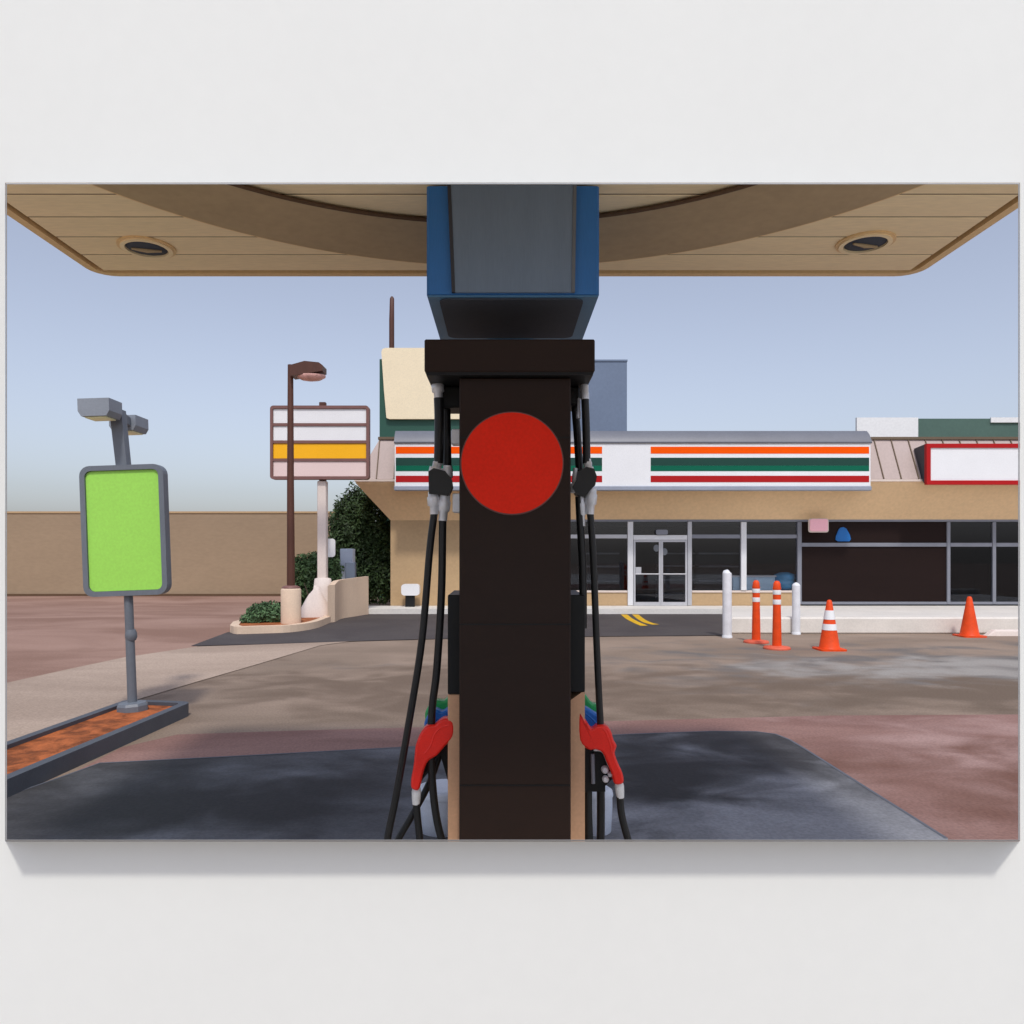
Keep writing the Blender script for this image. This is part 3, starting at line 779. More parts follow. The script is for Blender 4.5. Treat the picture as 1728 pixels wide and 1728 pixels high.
lx, ly = XW(491, 16.3), 16.3
t = thing('street_lamp', 'tall brown lamp post on a beige concrete footing', 'street lamp', (lx, ly, .135))
part('footing', MB().lathe([(.215, .135), (.215, .86), (.195, .89), (.05, .89)], lx, ly, 28), M['beige'], t)
part('base_collar', MB().lathe([(.19, .891), (.19, .925), (.11, .955)], lx, ly, 20), M['signframe'], t)
part('pole', MB().tube([(lx, ly, .95), (lx - .01, ly, 3.2), (lx - .01, ly, 5.75)], [.088, .075, .060], 14), M['brownpole'], t)
hx = lx - .01
hd = part('lamp_head', MB().prism([(hx + .03, 5.70), (hx + .35, 5.79), (hx + .66, 5.76), (hx + .74, 5.70), (hx + .74, 5.58), (hx + .28, 5.50), (hx + .05, 5.47)], 'y', ly - .19, ly + .19), M['brownpole'], t)
part('reflector', MB().lathe([(.06, 5.395), (.20, 5.42), (.30, 5.48), (.30, 5.52)], hx + .45, ly, 20, True, 1.05, .7), M['lamppink'], hd)

ty = 18.6
tx = XW(543.5, ty)
t = thing('tenant_sign', 'pole sign with white, yellow and pink blank strips in a brown frame', 'sign', (tx, ty, .135))
def zz(py): return ZW(py, ty)
def xx(px): return XW(px, ty)
part('footing', MB().lathe([(.42, .02), (.40, .25), (.30, .50), (.23, .75), (.20, 1.02), (.12, 1.04)], tx + .02, ty, 24), M['paleplaster'], t)
part('lower_pole', MB().box(xx(537), xx(552), ty - .11, ty + .11, 1.0, zz(812), .02), M['paleplaster'], t)
part('upper_pole', MB().box(xx(538), xx(549), ty + .02, ty + .14, zz(813), zz(678), .01), M['brownpole'], t)
part('frame', MB().ring(rrect(xx(460), xx(625), zz(810), zz(687), .08), rrect(xx(464.5), xx(620.5), zz(805.5), zz(692), .02), 'y', ty - .21, ty + .0), M['signframe'], t)
part('backing', MB().prism(rrect(xx(461), xx(624), zz(809), zz(688), .08), 'y', ty - .13, ty - .002), M['signframe'], t)
for y0, y1, m in ((692.3, 716.3, 'signwhite'), (721.2, 745.2, 'signwhite'), (750, 775.3, 'signyellow'), (780, 805.2, 'signpink')):
    part('strip_panel', MB().box(xx(464.8), xx(620.2), ty - .175, ty - .131, zz(y1), zz(y0), .006), M[m], t)
for y0, y1 in ((716.5, 721), (745.4, 749.8), (775.5, 779.8)):
    part('divider', MB().box(xx(464.6), xx(620.4), ty - .2, ty - .132, zz(y1), zz(y0)), M['signframe'], t)

# low curved wall beside the planter, rising towards the shop
cw = curve([G(553, 1052), G(566, 1046), G(590, 1042), G(617, 1037.5)], 5)
mb = MB(); v = []; n = len(cw)
for i, p in enumerate(cw):
    s_ = i / (n - 1)
    h = .96 + .07 * s_ - .06 * max(0, 1 - s_ * 6)
    d = Vector((.12, .22, 0)) if i < n - 1 else Vector((-.06, .22, 0))
    v += [(p.x, p.y, 0), (p.x, p.y, h - .03), (p.x + .02, p.y + .04, h), (p.x + d.x, p.y + d.y, h), (p.x + d.x, p.y + d.y, 0)]
f = []
for i in range(n - 1):
    for k in range(5):
        k2 = (k + 1) % 5
        f.append((i * 5 + k, i * 5 + k2, i * 5 + 5 + k2, i * 5 + 5 + k))
f += [tuple(range(5)), tuple(range(n * 5 - 1, n * 5 - 6, -1))]
mb.add(v, f)
single('planter_wall', mb, M['beige'], 'low curved beige wall between the planter and the tree', 'wall')
# draped plaster mound at the sign's foot
mo = MB(); v = []; n, m_ = 12, 16
gx, gy = XW(529, 17.9), 17.9
prof = [(.46, .0), (.43, .18), (.32, .34), (.22, .50), (.13, .62), (.02, .66)]
for r, z in prof:
    for k in range(m_):
        a = 2 * math.pi * k / m_
        wob = .82 + .12 * math.sin(3 * a + 1.6) + .06 * math.sin(5 * a)
        v.append((gx + r * wob * math.cos(a), gy + r * .7 * wob * math.sin(a), .13 + z * (1 + .15 * math.cos(a))))
f = [(i * m_ + k, i * m_ + (k + 1) % m_, i * m_ + m_ + (k + 1) % m_, i * m_ + m_ + k) for i in range(len(prof) - 1) for k in range(m_)]
mo.add(v, f, True); mo.add(v[-m_:], [tuple(range(m_))])
single('plaster_mound', mo, M['paleplaster'], 'pale lumpy concrete mound at the foot of the striped pole sign', 'mound')

# utility cabinets behind the wall
g = XW(573, 19.9)
t = thing('utility_cabinet', 'tall pale grey cabinet standing behind the curved low wall', 'cabinet', (g + .17, 20.1, 0), 'cabinets behind the low wall')
part('body', MB().box(g, XW(594.5, 19.9), 19.95, 20.3, 0, ZW(926, 19.95), .015), M['utilpale'], t)
part('door', MB().box(g + .03, XW(592.5, 19.9), 19.938, 19.949, .15, ZW(930, 19.95)), M['utilpale'], t)
g = XW(581, 19.6)
t = thing('utility_cabinet', 'short slate grey cabinet in front of the tall pale one', 'cabinet', (g + .12, 19.75, 0), 'cabinets behind the low wall')
part('body', MB().box(g, XW(597.5, 19.6), 19.68, 19.9, 0, ZW(949, 19.68), .012), M['utilgrey'], t)
part('door', MB().box(g + .02, XW(596, 19.6), 19.668, 19.679, .1, ZW(952, 19.68)), M['utilgrey'], t)
# white rounded plate behind the sign pole
t = thing('plate_sign', 'small white rounded plate just right of the striped sign pole', 'sign', (XW(556, 19.2), 19.2, .135))
part('plate', MB().prism(rrect(XW(545, 19.2), XW(566, 19.2), ZW(940, 19.2), ZW(909, 19.2), .08), 'y', 19.18, 19.2), M['signwhite'], t)
part('post', MB().box(XW(549, 19.2), XW(551.5, 19.2), 19.201, 19.24, .135, ZW(912, 19.2)), M['alugrey'], t)

# ------------------------------------------------------------------ plants
def foliage(blobs, n, size, seed, clip=None):
    rnd = random.Random(seed)
    mb = MB(); tot = sum(b[3] * b[4] * b[5] for b in blobs)
    V = []; F = []
    for (cx, cy, cz, rx, ry, rz) in blobs:
        for _ in range(int(n * rx * ry * rz / tot)):
            while True:
                d = Vector((rnd.gauss(0, 1), rnd.gauss(0, 1), rnd.gauss(0, 1)))
                if d.length > .01: break
            d.normalize()
            lump = 1 + .16 * math.sin(5 * d.x + 3 * d.z + cx * 3) * math.cos(4 * d.y + 5 * d.z + cz)
            rr = (rnd.random() ** .32) * lump
            p = Vector((cx + d.x * rx * rr, cy + d.y * ry * rr, cz + d.z * rz * rr))
            if p.z < .14 or (clip and clip(p)): continue
            nd = (d + Vector((rnd.gauss(0, .7), rnd.gauss(0, .7), rnd.gauss(.25, .7)))).normalized()
            a = nd.orthogonal().normalized(); b = nd.cross(a)
            th = rnd.random() * 6.283
            a, b = a * math.cos(th) + b * math.sin(th), b * math.cos(th) - a * math.sin(th)
            s_ = size * rnd.uniform(.6, 1.35); o = len(V)
            V += [p - a * s_, p - b * s_ * .42 + nd * s_ * .1, p + a * s_, p + b * s_ * .42 + nd * s_ * .1]
            F.append((o, o + 1, o + 2, o + 3))
    mb.v = V; mb.f = F; mb.sm = [False] * len(F)
    return mb
def leafmesh(name, mb, m, parent):
    o = base(parent)
    me = bpy.data.meshes.new(name)
    me.from_pydata([tuple(v - o) for v in mb.v], [], mb.f); me.update()
    me.materials.append(m)
    ob = link(bpy.data.objects.new(name, me)); ob.parent = parent
    return ob
def X(px, Y): return XW(px, Y)
ey = 22.6
t = thing('evergreen_tree', 'big dark evergreen tree against the left end of the shop', 'tree', (X(610, ey), ey, 0))
part('trunk', MB().tube([(X(610, ey), ey, 0), (X(609, ey), ey, .9), (X(612, ey), ey + .05, 1.9), (X(613, ey), ey, 2.9)], [.14, .11, .08, .03], 10), M['bark'], t)
part('limb', MB().tube([(X(610, ey), ey, .8), (X(595, ey), ey - .1, 1.6), (X(585, ey), ey - .1, 2.4)], [.06, .05, .02], 8), M['bark'], t)
part('limb', MB().tube([(X(610, ey), ey, .8), (X(628, ey), ey - .1, 1.5), (X(640, ey), ey, 2.2)], [.06, .05, .02], 8), M['bark'], t)
bl = [(X(600, ey), ey, 2.6, .72, .8, 1.05), (X(583, ey), ey, 2.1, .62, .75, 1.0), (X(632, ey), ey + .2, 2.2, .75, .8, 1.2),
      (X(605, ey), ey, 1.2, .95, .85, 1.15), (X(640, ey), ey, 1.0, .70, .75, 1.0), (X(575, ey), ey, 1.1, .5, .6, 1.0), (X(607, ey), ey + .1, 3.15, .42, .5, .5)]
leafmesh('crown', foliage(bl, 30000, .062, 3, clip=lambda p: p.x > -3.24 and p.y > 21.2), M['leafdark'], t)
sy = 18.85
t = thing('shrub', 'rounded green shrub between the brown lamp post and pole sign', 'shrub', (X(530, sy), sy, .135))
for a in ((-.25, 0, .9), (.05, .1, 1.1), (.3, -.05, .8)):
    part('stem', MB().tube([(X(530, sy), sy, .1), (X(530, sy) + a[0] * .5, sy + a[1], a[2] * .6), (X(530, sy) + a[0], sy + a[1], a[2])], [.03, .025, .01], 6), M['bark'], t)
bl = [(X(520, sy + .5), sy + .5, 1.18, .50, .45, .48), (X(552, sy + .5), sy + .5, 1.12, .40, .4, .50), (X(516, sy + .4), sy + .4, .6, .34, .4, .5), (X(540, sy + .4), sy + .5, .65, .5, .4, .5), (X(535, sy + .5), sy + .5, 1.3, .42, .4, .36)]
leafmesh('crown', foliage(bl, 11000, .050, 5), M['leafmid'], t)
ly2 = 16.6
t = thing('low_bush', 'low spreading green bush at the left end of the planter', 'bush', (X(447, ly2), ly2, .135))
part('stem', MB().tube([(X(447, ly2), ly2, .1), (X(447, ly2), ly2, .3)], [.03, .01], 6), M['bark'], t)
bl = [(X(438, ly2), ly2, .30, .30, .35, .26), (X(452, ly2), ly2 + .1, .34, .33, .35, .25), (X(468, ly2), ly2 + .1, .28, .28, .35, .26), (X(425, ly2), ly2 - .1, .2, .22, .3, .14)]
leafmesh('crown', foliage(bl, 5500, .042, 9), M['leaflow'], t)

# ================================================================== THE SHOP
YB = 21.3
WX0, WX1 = -3.216, 17.0
ZS, ZTOP = .15, 2.575                     # floor and head of the storefront
EY, EX, EZ = 20.47, -4.045, 3.56          # eave
RY, RX, RZ = 21.03, -3.49, 4.825          # top of the mansard
def bxp(px): return XW(px, YB)
def bzp(py): return ZW(py, YB)
t = thing('shop_building', 'low tan shop with pink mansard roof and dark glass storefront', 'building', (6.8, 23.5, 0))
SHOP = t
# solid wall on the left, the sill walls, party walls and the dark room inside
x_w = bxp(905)
part('wall', MB().box(WX0, x_w, YB, YB + .25, 0, ZTOP), M['storewall'], t)
part('wall', MB().box(WX0, WX0 + .25, YB + .2501, 27.0, 0, ZTOP), M['storewall'], t)
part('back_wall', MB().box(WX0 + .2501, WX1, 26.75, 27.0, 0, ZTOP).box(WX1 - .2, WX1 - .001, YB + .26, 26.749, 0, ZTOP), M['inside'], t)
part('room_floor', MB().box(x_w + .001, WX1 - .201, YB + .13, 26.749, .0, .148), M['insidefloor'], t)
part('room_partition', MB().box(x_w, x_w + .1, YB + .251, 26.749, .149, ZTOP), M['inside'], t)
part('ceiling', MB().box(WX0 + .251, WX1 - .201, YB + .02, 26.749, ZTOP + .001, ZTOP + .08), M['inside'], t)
for a, b in ((905, 1059), (1167.5, 1352)):
    part('sill_wall', MB().box(bxp(a) + .001, bxp(b), YB + .01, YB + .16, .0, bzp(1000)), M['storewall'], t)
    part('sill', MB().box(bxp(a) + .002, bxp(b) - .001, YB - .02, YB + .18, bzp(1000) + .001, bzp(996.5), .006), M['trimpale'], t)
# cove under the eave, eave trim, mansard
cv = MB()
cv.add([(EX, EY, EZ), (WX1 + .6, EY, EZ), (WX1 + .6, YB, ZTOP), (WX0, YB, ZTOP), (WX0, 27, ZTOP), (EX, 27, EZ),
        (EX, EY, EZ + .04), (WX1 + .6, EY, EZ + .04), (WX1 + .6, 27, EZ + .04), (EX, 27, EZ + .04), (WX1 + .6, 27, ZTOP)],
       [(0, 1, 2, 3), (0, 3, 4, 5), (6, 9, 8, 7), (0, 6, 7, 1), (0, 5, 9, 6), (1, 7, 8, 10, 2), (4, 10, 8, 9, 5)])
part('cove', cv, M['cove'], t)
part('eave_trim', MB().box(EX - .03, WX1 + .6, EY - .03, EY + .06, EZ + .041, EZ + .10).box(EX - .03, EX + .06, EY + .061, 27, EZ + .041, EZ + .10), M['trimpale'], t)
EZ2 = EZ + .101
core = MB()
core.add([(EX + .05, EY + .06, EZ2), (WX1 + .6, EY + .06, EZ2), (WX1 + .6, RY + .06, RZ - .02), (RX + .05, RY + .06, RZ - .02), (RX + .05, 27, RZ - .02), (EX + .05, 27, EZ2), (WX1 + .6, 27, RZ - .02)],
         [(0, 1, 2, 3), (0, 3, 4, 5), (3, 2, 6, 4)])
part('roof', core, M['roofdeck'], t)
# mansard panels with standing ribs between them
sl_ = Vector((0, RY - EY, RZ - EZ2)); slen = sl_.length
ang = math.atan2(RZ - EZ2, RY - EY)
pm = MB().box(0, .452, 0, slen, 0, .02, .004).mesh('roof_panel'); pm.materials.append(M['roofpink'])
rm = MB().box(-.026, -.002, 0, slen + .02, -.005, .05).mesh('roof_rib'); rm.materials.append(M['rib'])
xs = EX + .58; i = 0
while xs < WX1 + .1:
    for me, nm in ((pm, 'roof_panel'), (rm, 'roof_rib')):
        o = link(bpy.data.objects.new(nm, me)); o.parent = t
        o.location = (xs - 6.8, EY + .03 - 23.5, EZ2 + .0)
        o.rotation_euler = (ang, 0, 0)
    xs += .478
# hip corner piece at the left end and the left slope
hp = MB().add([(EX, EY, EZ2), (EX + .552, EY + .02, EZ2), (EX + .552, RY + .02, RZ), (RX, RY, RZ)], [(0, 1, 2, 3)])
hp.add([(EX, EY, EZ2), (RX, RY, RZ), (RX, 27, RZ), (EX, 27, EZ2)], [(0, 1, 2, 3)])
part('hip_panel', hp, M['roofpink'], t)
part('ridge_cap', MB().box(RX - .03, WX1 + .6, RY - .04, RY + .16, RZ + .002, RZ + .075).box(RX - .03, RX + .16, RY + .161, 27, RZ + .002, RZ + .075), M['rib'], t)

# storefront: mullions, transoms, panes
def bar(px0, px1, py0, py1, m, d0=-.03, d1=.09, name='mullion'):
    return part(name, MB().box(bxp(px0), bxp(px1), YB + d0, YB + d1, bzp(py1), bzp(py0), .005), M[m], t)
bar(1059, 1068, 880.5, 1021.5, 'alubright', -.05)
bar(1160, 1167, 880.5, 1021.5, 'alu', -.045)
bar(1250, 1259, 881, 996, 'alubright', -.05)
bar(1345, 1352, 881, 1019.5, 'alugrey', -.045)
bar(1597.5, 1603, 881, 1019.5, 'alugrey')
bar(1674.5, 1680, 881, 1019.5, 'alugrey')
bar(985 - 75, 1058.5, 902, 908.5, 'alu', -.02, .07, 'transom')
bar(1068.5, 1159.5, 903, 911, 'alubright', -.035, .07, 'transom')
bar(1167.5, 1249.5, 902, 908.5, 'alugrey', -.02, .07, 'transom')
bar(1259.5, 1344.5, 902, 908.5, 'alugrey', -.02, .07, 'transom')
bar(1352.5, 1597, 916, 922.5, 'alugrey', -.02, .07, 'transom')
bar(1603.5, 1674, 916, 922.5, 'alugrey', -.02, .07, 'transom')
bar(1680.5, 1850, 916, 922.5, 'alugrey', -.02, .07, 'transom')
bar(1352.5, 1850, 1015.5, 1020, 'alugrey', -.02, .07, 'bottom_rail')
bar(906, 1850, 876.5, 880.4, 'alugrey', -.02, .07, 'head_rail')
def pane(px0, px1, py0, py1, m, name='pane', d=.02):
    return part(name, MB().box(bxp(px0), bxp(px1), YB + d, YB + d + .008, bzp(py1), bzp(py0)), M[m], t)
for a, b in ((906, 1058.8), (1167.2, 1249.8), (1259.2, 1344.8)):
    pane(a, b, 880.6, 901.8, 'glass'); pane(a, b, 908.7, 996.3, 'glass')
pane(1068.2, 1159.8, 880.6, 902.8, 'glass')
pane(1352.2, 1597.3, 880.6, 915.8, 'film', 'film_panel'); pane(1352.2, 1597.3, 922.7, 1015.3, 'film', 'film_panel')
for a, b in ((1603.2, 1674.3), (1680.2, 1849)):
    pane(a, b, 880.6, 915.8, 'glassdark'); pane(a, b, 922.7, 1015.3, 'glassdark')
# double doors
for a, b, hs in ((1068.8, 1114.8, 1), (1115.2, 1159.4, -1)):
    x0, x1, z0, z1 = bxp(a), bxp(b), .155, bzp(911.4)
    d = part('door', MB().ring([(x0, z0), (x1, z0), (x1, z1), (x0, z1)], [(x0 + .055, z0 + .10), (x1 - .055, z0 + .10), (x1 - .055, z1 - .055), (x0 + .055, z1 - .055)], 'y', YB - .03, YB + .03), M['alu'], t)
    part('pane', MB().box(x0 + .054, x1 - .054, YB - .004, YB + .004, z0 + .099, z1 - .054), M['glass'], d)
    part('push_bar', MB().tube([(x0 + .05, YB - .07, 1.05), (x1 - .05, YB - .07, 1.05)], .018, 8), M['alu'], d)
    hx_ = x1 - .12 if hs == 1 else x0 + .10
    zc = bzp(925 if hs == 1 else 931)
    cc = [(hx_ + .085 * math.cos(k * .2618), zc + .10 * math.sin(k * .2618)) for k in range(24)]
    part('sticker', MB().prism(cc, 'y', YB - .012, YB - .0045), M['shelf'], d)
    if hs == 1:
        part('lock_plate', MB().box(x0 + .06, x0 + .22, YB - .035, YB - .005, bzp(969), bzp(957), .006), M['alu'], d)
part('door_sign', MB().prism(rrect(bxp(1106), bxp(1126), bzp(902.5), bzp(894), .05), 'y', YB - .10, YB - .04), M['alugrey'], t)

# things inside the shop, seen through the glass
y_in = 21.42
t = thing('counter', 'pale blue low counter behind the shop window by the posts', 'counter', (XW(1275, y_in), y_in + .3, .148))
part('front', MB().box(XW(1236, y_in), XW(1308, y_in), y_in, y_in + .5, .148, ZW(974, y_in), .01), M['paleblue'], t)
part('top', MB().box(XW(1234, y_in), XW(1310, y_in), y_in - .03, y_in + .53, ZW(974, y_in) + .001, ZW(971, y_in), .01), M['white'], t)
t = thing('water_jug_stack', 'teal blue bulging water jugs stacked behind the shop window', 'jug', (XW(1324, 21.74), 21.74, .148))
jx = XW(1324, 21.74)
for zi in (.148, .62):
    part('jug', MB().lathe([(.26, zi), (.29, zi + .05), (.30, zi + .20), (.27, zi + .24), (.30, zi + .28), (.29, zi + .40), (.16, zi + .455), (.10, zi + .47)], jx, 21.74, 24), M['waterblue'], t)
for k, (px, yb, lab) in enumerate(((1010, 23.2, 'grey goods shelf inside the shop, left of the doors'), (1140, 24.2, 'grey goods shelf inside the shop behind the doors'), (1210, 23.4, 'grey goods shelf inside the shop, right of the doors'))):
    cx_ = XW(px, yb)
    t = thing('store_shelf', lab, 'shelf', (cx_, yb, .148), 'shelves inside the shop')
    part('back_panel', MB().box(cx_ - .62, cx_ + .62, yb + .15, yb + .18, .148, 1.75), M['inside'], t)
    for zi in (.3, .75, 1.2, 1.6):
        part('shelf_board', MB().box(cx_ - .62, cx_ + .62, yb - .2, yb + .149, zi, zi + .05), M['shelf'], t)

# ------------------------------------------------------------------ signs on the shop
ys = 20.2
def sx(px): return XW(px, ys)
def sz(py): return ZW(py, ys)
t = thing('striped_sign', 'long white shop sign with orange, green and red stripes', 'sign', ((sx(665) + sx(1470)) / 2, ys + .2, sz(828)))
part('panel', MB().box(sx(666), sx(1469), ys, ys + .10, sz(820), sz(748)), M['signwhite'], t)
bxm = MB().prism([(ys + .101, sz(822)), (ys + .101, sz(748)), (20.74, sz(735)), (20.86, 4.60), (20.52, 3.70)], 'x', sx(667), sx(1468.5))
part('box', bxm, M['signdark'], t)
capm = MB().prism([(ys - .03, sz(748.3)), (ys - .02, sz(745)), (ys + .12, 4.86), (20.46, 4.98), (20.95, 5.04), (20.95, 4.97), (20.5, 4.92), (ys + .16, 4.80), (ys + .03, sz(748.2))], 'x', sx(665), sx(1471), True)
part('top_cap', capm, M['capgrey'], t)
part('bottom_trim', MB().box(sx(665), sx(1470), ys - .05, ys + .14, sz(828), sz(820.2), .02), M['capunder'], t)
def stripe(a, b, y0, y1, m):
    part('stripe', MB().box(sx(a), sx(b), ys - .006, ys - .0005, sz(y1), sz(y0)), M[m], t)
for a, b in ((668, 1016), (1098, 1466.5)):
    stripe(a, b, 753.8, 765.5, 's_orange'); stripe(a, b, 772.4, 785.6, 's_dkgreen')
    stripe(a, b, 785.7, 795, 's_green'); stripe(a, b, 802.8, 813.7, 's_red')

yr = 20.25
def rx(px): return XW(px, yr)
def rz(py): return ZW(py, yr)
t = thing('red_sign', 'blank white shop sign in a red frame at the right edge', 'sign', (rx(1640), yr + .2, rz(818)))
xe = 17.2
part('frame', MB().ring([(rx(1562), rz(818)), (xe, rz(818)), (xe, rz(749)), (rx(1562), rz(749))], [(rx(1569), rz(811)), (xe - .11, rz(811)), (xe - .11, rz(756)), (rx(1569), rz(756))], 'y', yr - .05, yr + .06), M['s_red'], t)
part('panel', MB().box(rx(1569) + .001, xe - .111, yr - .02, yr + .05, rz(811) + .001, rz(756) - .001), M['signwhite'], t)
part('box', MB().prism([(yr + .061, rz(818)), (yr + .061, rz(749)), (20.86, rz(752)), (20.50, 3.70)], 'x', rx(1563), xe - .01), M['signdark'], t)

t = thing('hanging_sign', 'small pink sign hanging under the eave above the brown panels', 'sign', (XW(1381, 20.95), 20.95, ZW(898, 20.95)))
part('plate', MB().prism(rrect(XW(1366.5, 20.95), XW(1396.5, 20.95), ZW(896.5, 20.95), ZW(876, 20.95), .06), 'y', 20.925, 20.95), M['pinksign'], t)
part('edge', MB().prism(rrect(XW(1364.5, 20.95), XW(1398.5, 20.95), ZW(898.5, 20.95), ZW(875, 20.95), .07), 'y', 20.951, 20.985), M['trimpale'], t)
pb = [(1423, 889.5), (1428, 892), (1434, 903), (1435.5, 910), (1433, 913.5), (1414, 913.5), (1410, 911), (1410.5, 905), (1415, 894), (1418, 890.5)]
t = thing('window_sign', 'small blue rounded triangle sign on the brown panel', 'sign', (bxp(1423), YB + .005, bzp(914)))
part('plate', MB().prism([(bxp(x), bzp(y)) for x, y in pb], 'y', YB - .012, YB + .0195), M['bluesign'], t)
cc = Vector((bxp(1423), 0, bzp(903)))
part('inner_plate', MB().prism([(cc.x + (bxp(x) - cc.x) * .8, cc.z + (bzp(y) - cc.z) * .8) for x, y in pb], 'y', YB - .018, YB - .0125), M['bluesign'], t)

# white box on a black stub by the tan wall
t = thing('vent_box', 'small white rounded box on a black stub beside the tan shop wall', 'box', (XW(693, 20.9), 20.9, .15))
part('stub', MB().box(XW(684.5, 20.9), XW(700, 20.9), 20.82, 20.98, .15, ZW(1004, 20.9), .01), M['pumpblack'], t)
part('head', MB().prism(rrect(XW(678, 20.9), XW(708.5, 20.9), ZW(1004.5, 20.9), ZW(985.5, 20.9), .09), 'y', 20.77, 21.03), M['signwhite'], t)

# ================================================================== BEHIND THE SHOP
yg = 27.6
t = thing('roof_sign', 'cream panel on a dark green board above the shop roof', 'sign', (XW(700, yg), yg, 0))
part('green_board', MB().box(XW(640.5, yg), XW(830, yg), yg, yg + .35, 0, ZW(606, yg)), M['darkgreen'], t)
yc = yg - .15
cp = [(XW(x, yc), ZW(y, yc)) for x, y in ((652, 705), (648, 660), (643.5, 594), (645, 589), (650, 587), (830, 587), (830, 707), (657, 707))]
part('cream_panel', MB().prism(cp, 'y', yc, yg - .001), M['creamsign'], t)
single('mast', MB().tube([(XW(661, 29), 29, 0), (XW(661, 29), 29, ZW(540, 29)), (XW(661.5, 29), 29, ZW(504, 29)), (XW(661.5, 29), 29, ZW(500.5, 29))], [.11, .10, .085, .04], 14), M['brownpole'], 'thin brown mast rising behind the cream and green sign', 'mast')
ysl = 30.0
t = thing('slate_building', 'plain slate blue block rising behind the shop beside the pump', 'building', (XW(1000, ysl), ysl + 1, 0))
part('wall', MB().box(XW(940, ysl), XW(1058, ysl), ysl, ysl + 2.5, 0, ZW(610, ysl)), M['slate'], t)
part('parapet', MB().box(XW(940, ysl) - .02, XW(1058, ysl) + .02, ysl - .03, ysl + 2.53, ZW(610, ysl) + .001, ZW(607, ysl)), M['slate'], t)
yp = 29.0
t = thing('rear_building', 'white and dark green flat block behind the shop roof on the right', 'building', (XW(1600, yp), yp + 2, 0))
part('white_wall', MB().box(XW(1446, yp), XW(1549.5, yp), yp, yp + .12, 0, ZW(704.5, yp)), M['parwhite'], t)
part('green_wall', MB().box(XW(1550, yp), 27, yp + .05, yp + .15, 0, ZW(706, yp)), M['pargreen'], t)
part('white_strip', MB().box(XW(1672, yp), 27, yp - .02, yp + .049, ZW(713, yp), ZW(704.5, yp)), M['parwhite'], t)

# ================================================================== BOLLARDS, POSTS, CONES
def bollard(px, pyb, pyt, r, label, slant=0):
    g = G(px, pyb)
    h = EYE - (pyt - VY) / FPX * g.y
    t = thing('bollard', label, 'bollard', g, 'white bollards by the kerb')
    part('post', MB().tube([g, g + Vector((0, 0, h - .10)), g + Vector((0, 0, h - .06))], [r, r, r], 20), M['bollard'], t)
    part('cap', MB().tube([g + Vector((0, 0, h - .0599)), g + Vector((0, 0, h - .03)), g + Vector((slant, 0, h))], [r, r * .8, r * .25], 20), M['bollard'], t)
    part('collar', MB().lathe([(r * 1.12, 0), (r * 1.12, .03), (r * 1.01, .05)], g.x, g.y, 20), M['bollard'], t)
bollard(1227, 1076, 962, .088, 'taller white bollard left of the orange posts', .02)
bollard(1343.5, 1070.5, 983, .080, 'shorter white bollard right of the orange posts')
def post(px, pyb, pyt, label):
    g = G(px, pyb); h = EYE - (pyt - VY) / FPX * g.y
    t = thing('delineator_post', label, 'post', g, 'orange traffic posts')
    part('base', MB().lathe([(.225, 0), (.23, .02), (.215, .04), (.12, .055), (.085, .06)], g.x, g.y, 28), M['orangebase'], t)
    part('post', MB().lathe([(.078, .061), (.074, h * .3), (.066, h * .62), (.066, h * .90), (.060, h * .96), (.035, h * .995), (.01, h)], g.x, g.y, 22), M['orange'], t)
    for z0, z1 in ((.655, .725), (.80, .865)):
        part('reflective_band', MB().lathe([(.0685, h * z0), (.0695, h * z0 + .005), (.0695, h * z1 - .005), (.0685, h * z1)], g.x, g.y, 22), M['reflect'], t)
    part('grip', MB().lathe([(.0690, h * .875), (.072, h * .885), (.069, h * .90)], g.x, g.y, 22), M['orange'], t)
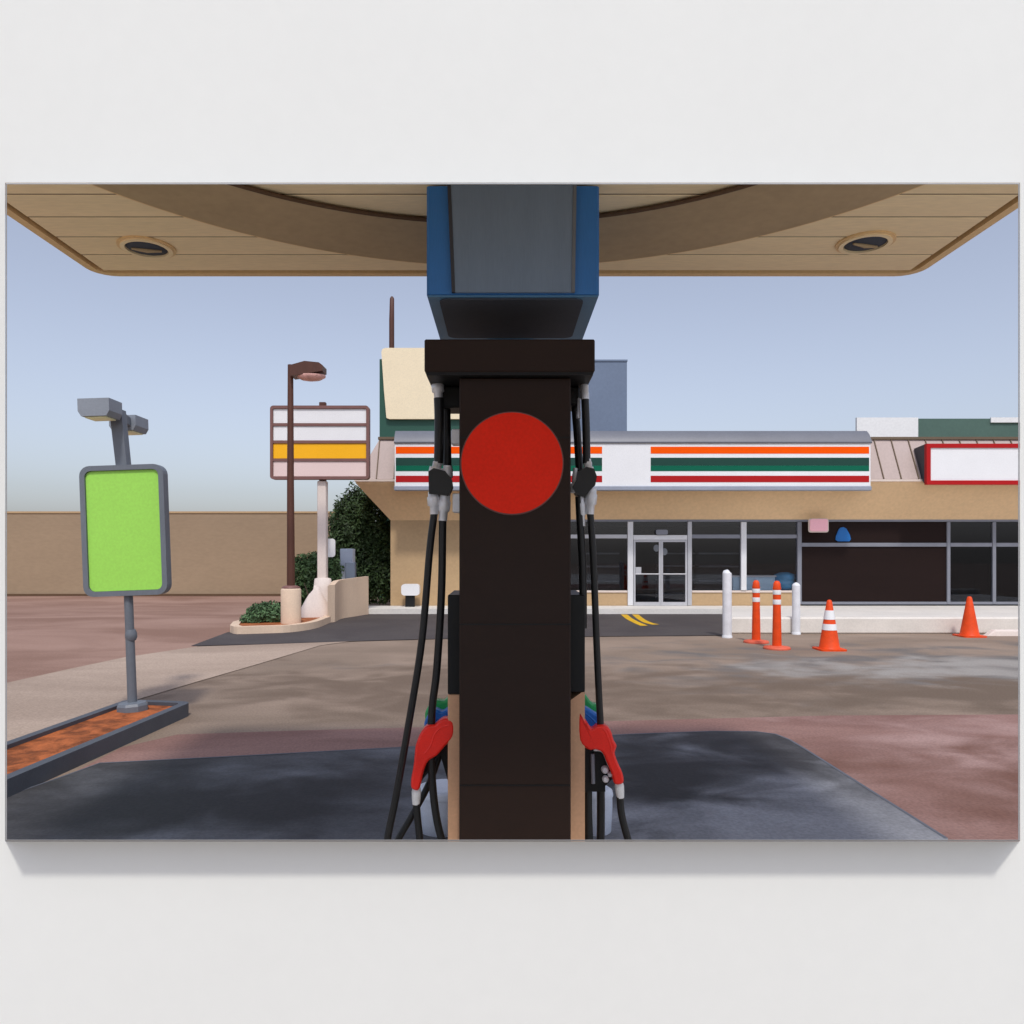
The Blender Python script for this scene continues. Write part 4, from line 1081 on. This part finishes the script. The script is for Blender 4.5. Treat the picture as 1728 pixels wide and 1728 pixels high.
post(1276, 1084.5, 979, 'banded orange post beside the taller white bollard')
post(1311, 1095, 980, 'banded orange post nearest the striped cone')
def cone(px, pyb, pyt, rb, bands, label):
    g = G(px, pyb); h = EYE - (pyt - VY) / FPX * g.y
    t = thing('traffic_cone', label, 'cone', g, 'orange traffic cones')
    part('base', MB().prism(rrect(g.x - rb * 1.38, g.x + rb * 1.38, g.y - rb * 1.38, g.y + rb * 1.38, rb * .45), 'z', 0, .028), M['orange'], t)
    part('cone', MB().lathe([(rb * 1.12, .029), (rb, .06), (rb * .80, h * .32), (rb * .28, h * .95), (rb * .20, h * .99), (rb * .08, h)], g.x, g.y, 28), M['orange'], t)
    def rad(z):
        z *= h
        if z < .32 * h: return rb + (rb * .80 - rb) * (z - .06) / (.32 * h - .06)
        return rb * .80 + (rb * .28 - rb * .80) * (z - .32 * h) / (.63 * h)
    for z0, z1 in bands:
        part('reflective_band', MB().lathe([(rad(z0) + .004, h * z0), (rad(z1) + .004, h * z1)], g.x, g.y, 28), M['reflect'], t)
cone(1399.5, 1096.5, 1012, .165, ((.40, .52), (.61, .79)), 'orange traffic cone with two white bands')
cone(1636, 1074, 1006.5, .17, (), 'plain orange traffic cone near the right kerb')
t = thing('wheel_stop', 'low white concrete wheel stop at the far right kerb', 'wheel stop', (11.4, 15.1, 0))
x0 = XW(1664, 15.1)
part('bar', MB().prism([(15.0, .0), (15.02, .09), (15.06, .12), (15.14, .12), (15.18, .09), (15.2, 0)], 'x', x0 + .15, x0 + 1.95), M['paleplaster'], t)
part('end', MB().add([(x0 + .149, 15.0, 0), (x0 + .149, 15.02, .09), (x0 + .149, 15.06, .12), (x0 + .149, 15.14, .12), (x0 + .149, 15.18, .09), (x0 + .149, 15.2, 0), (x0 - .02, 15.03, 0), (x0 - .02, 15.17, 0)],
     [(0, 1, 2, 3, 4, 5), (0, 6, 1), (1, 6, 2), (2, 6, 7, 3), (3, 7, 4), (4, 7, 5), (0, 5, 7, 6)]), M['paleplaster'], t)
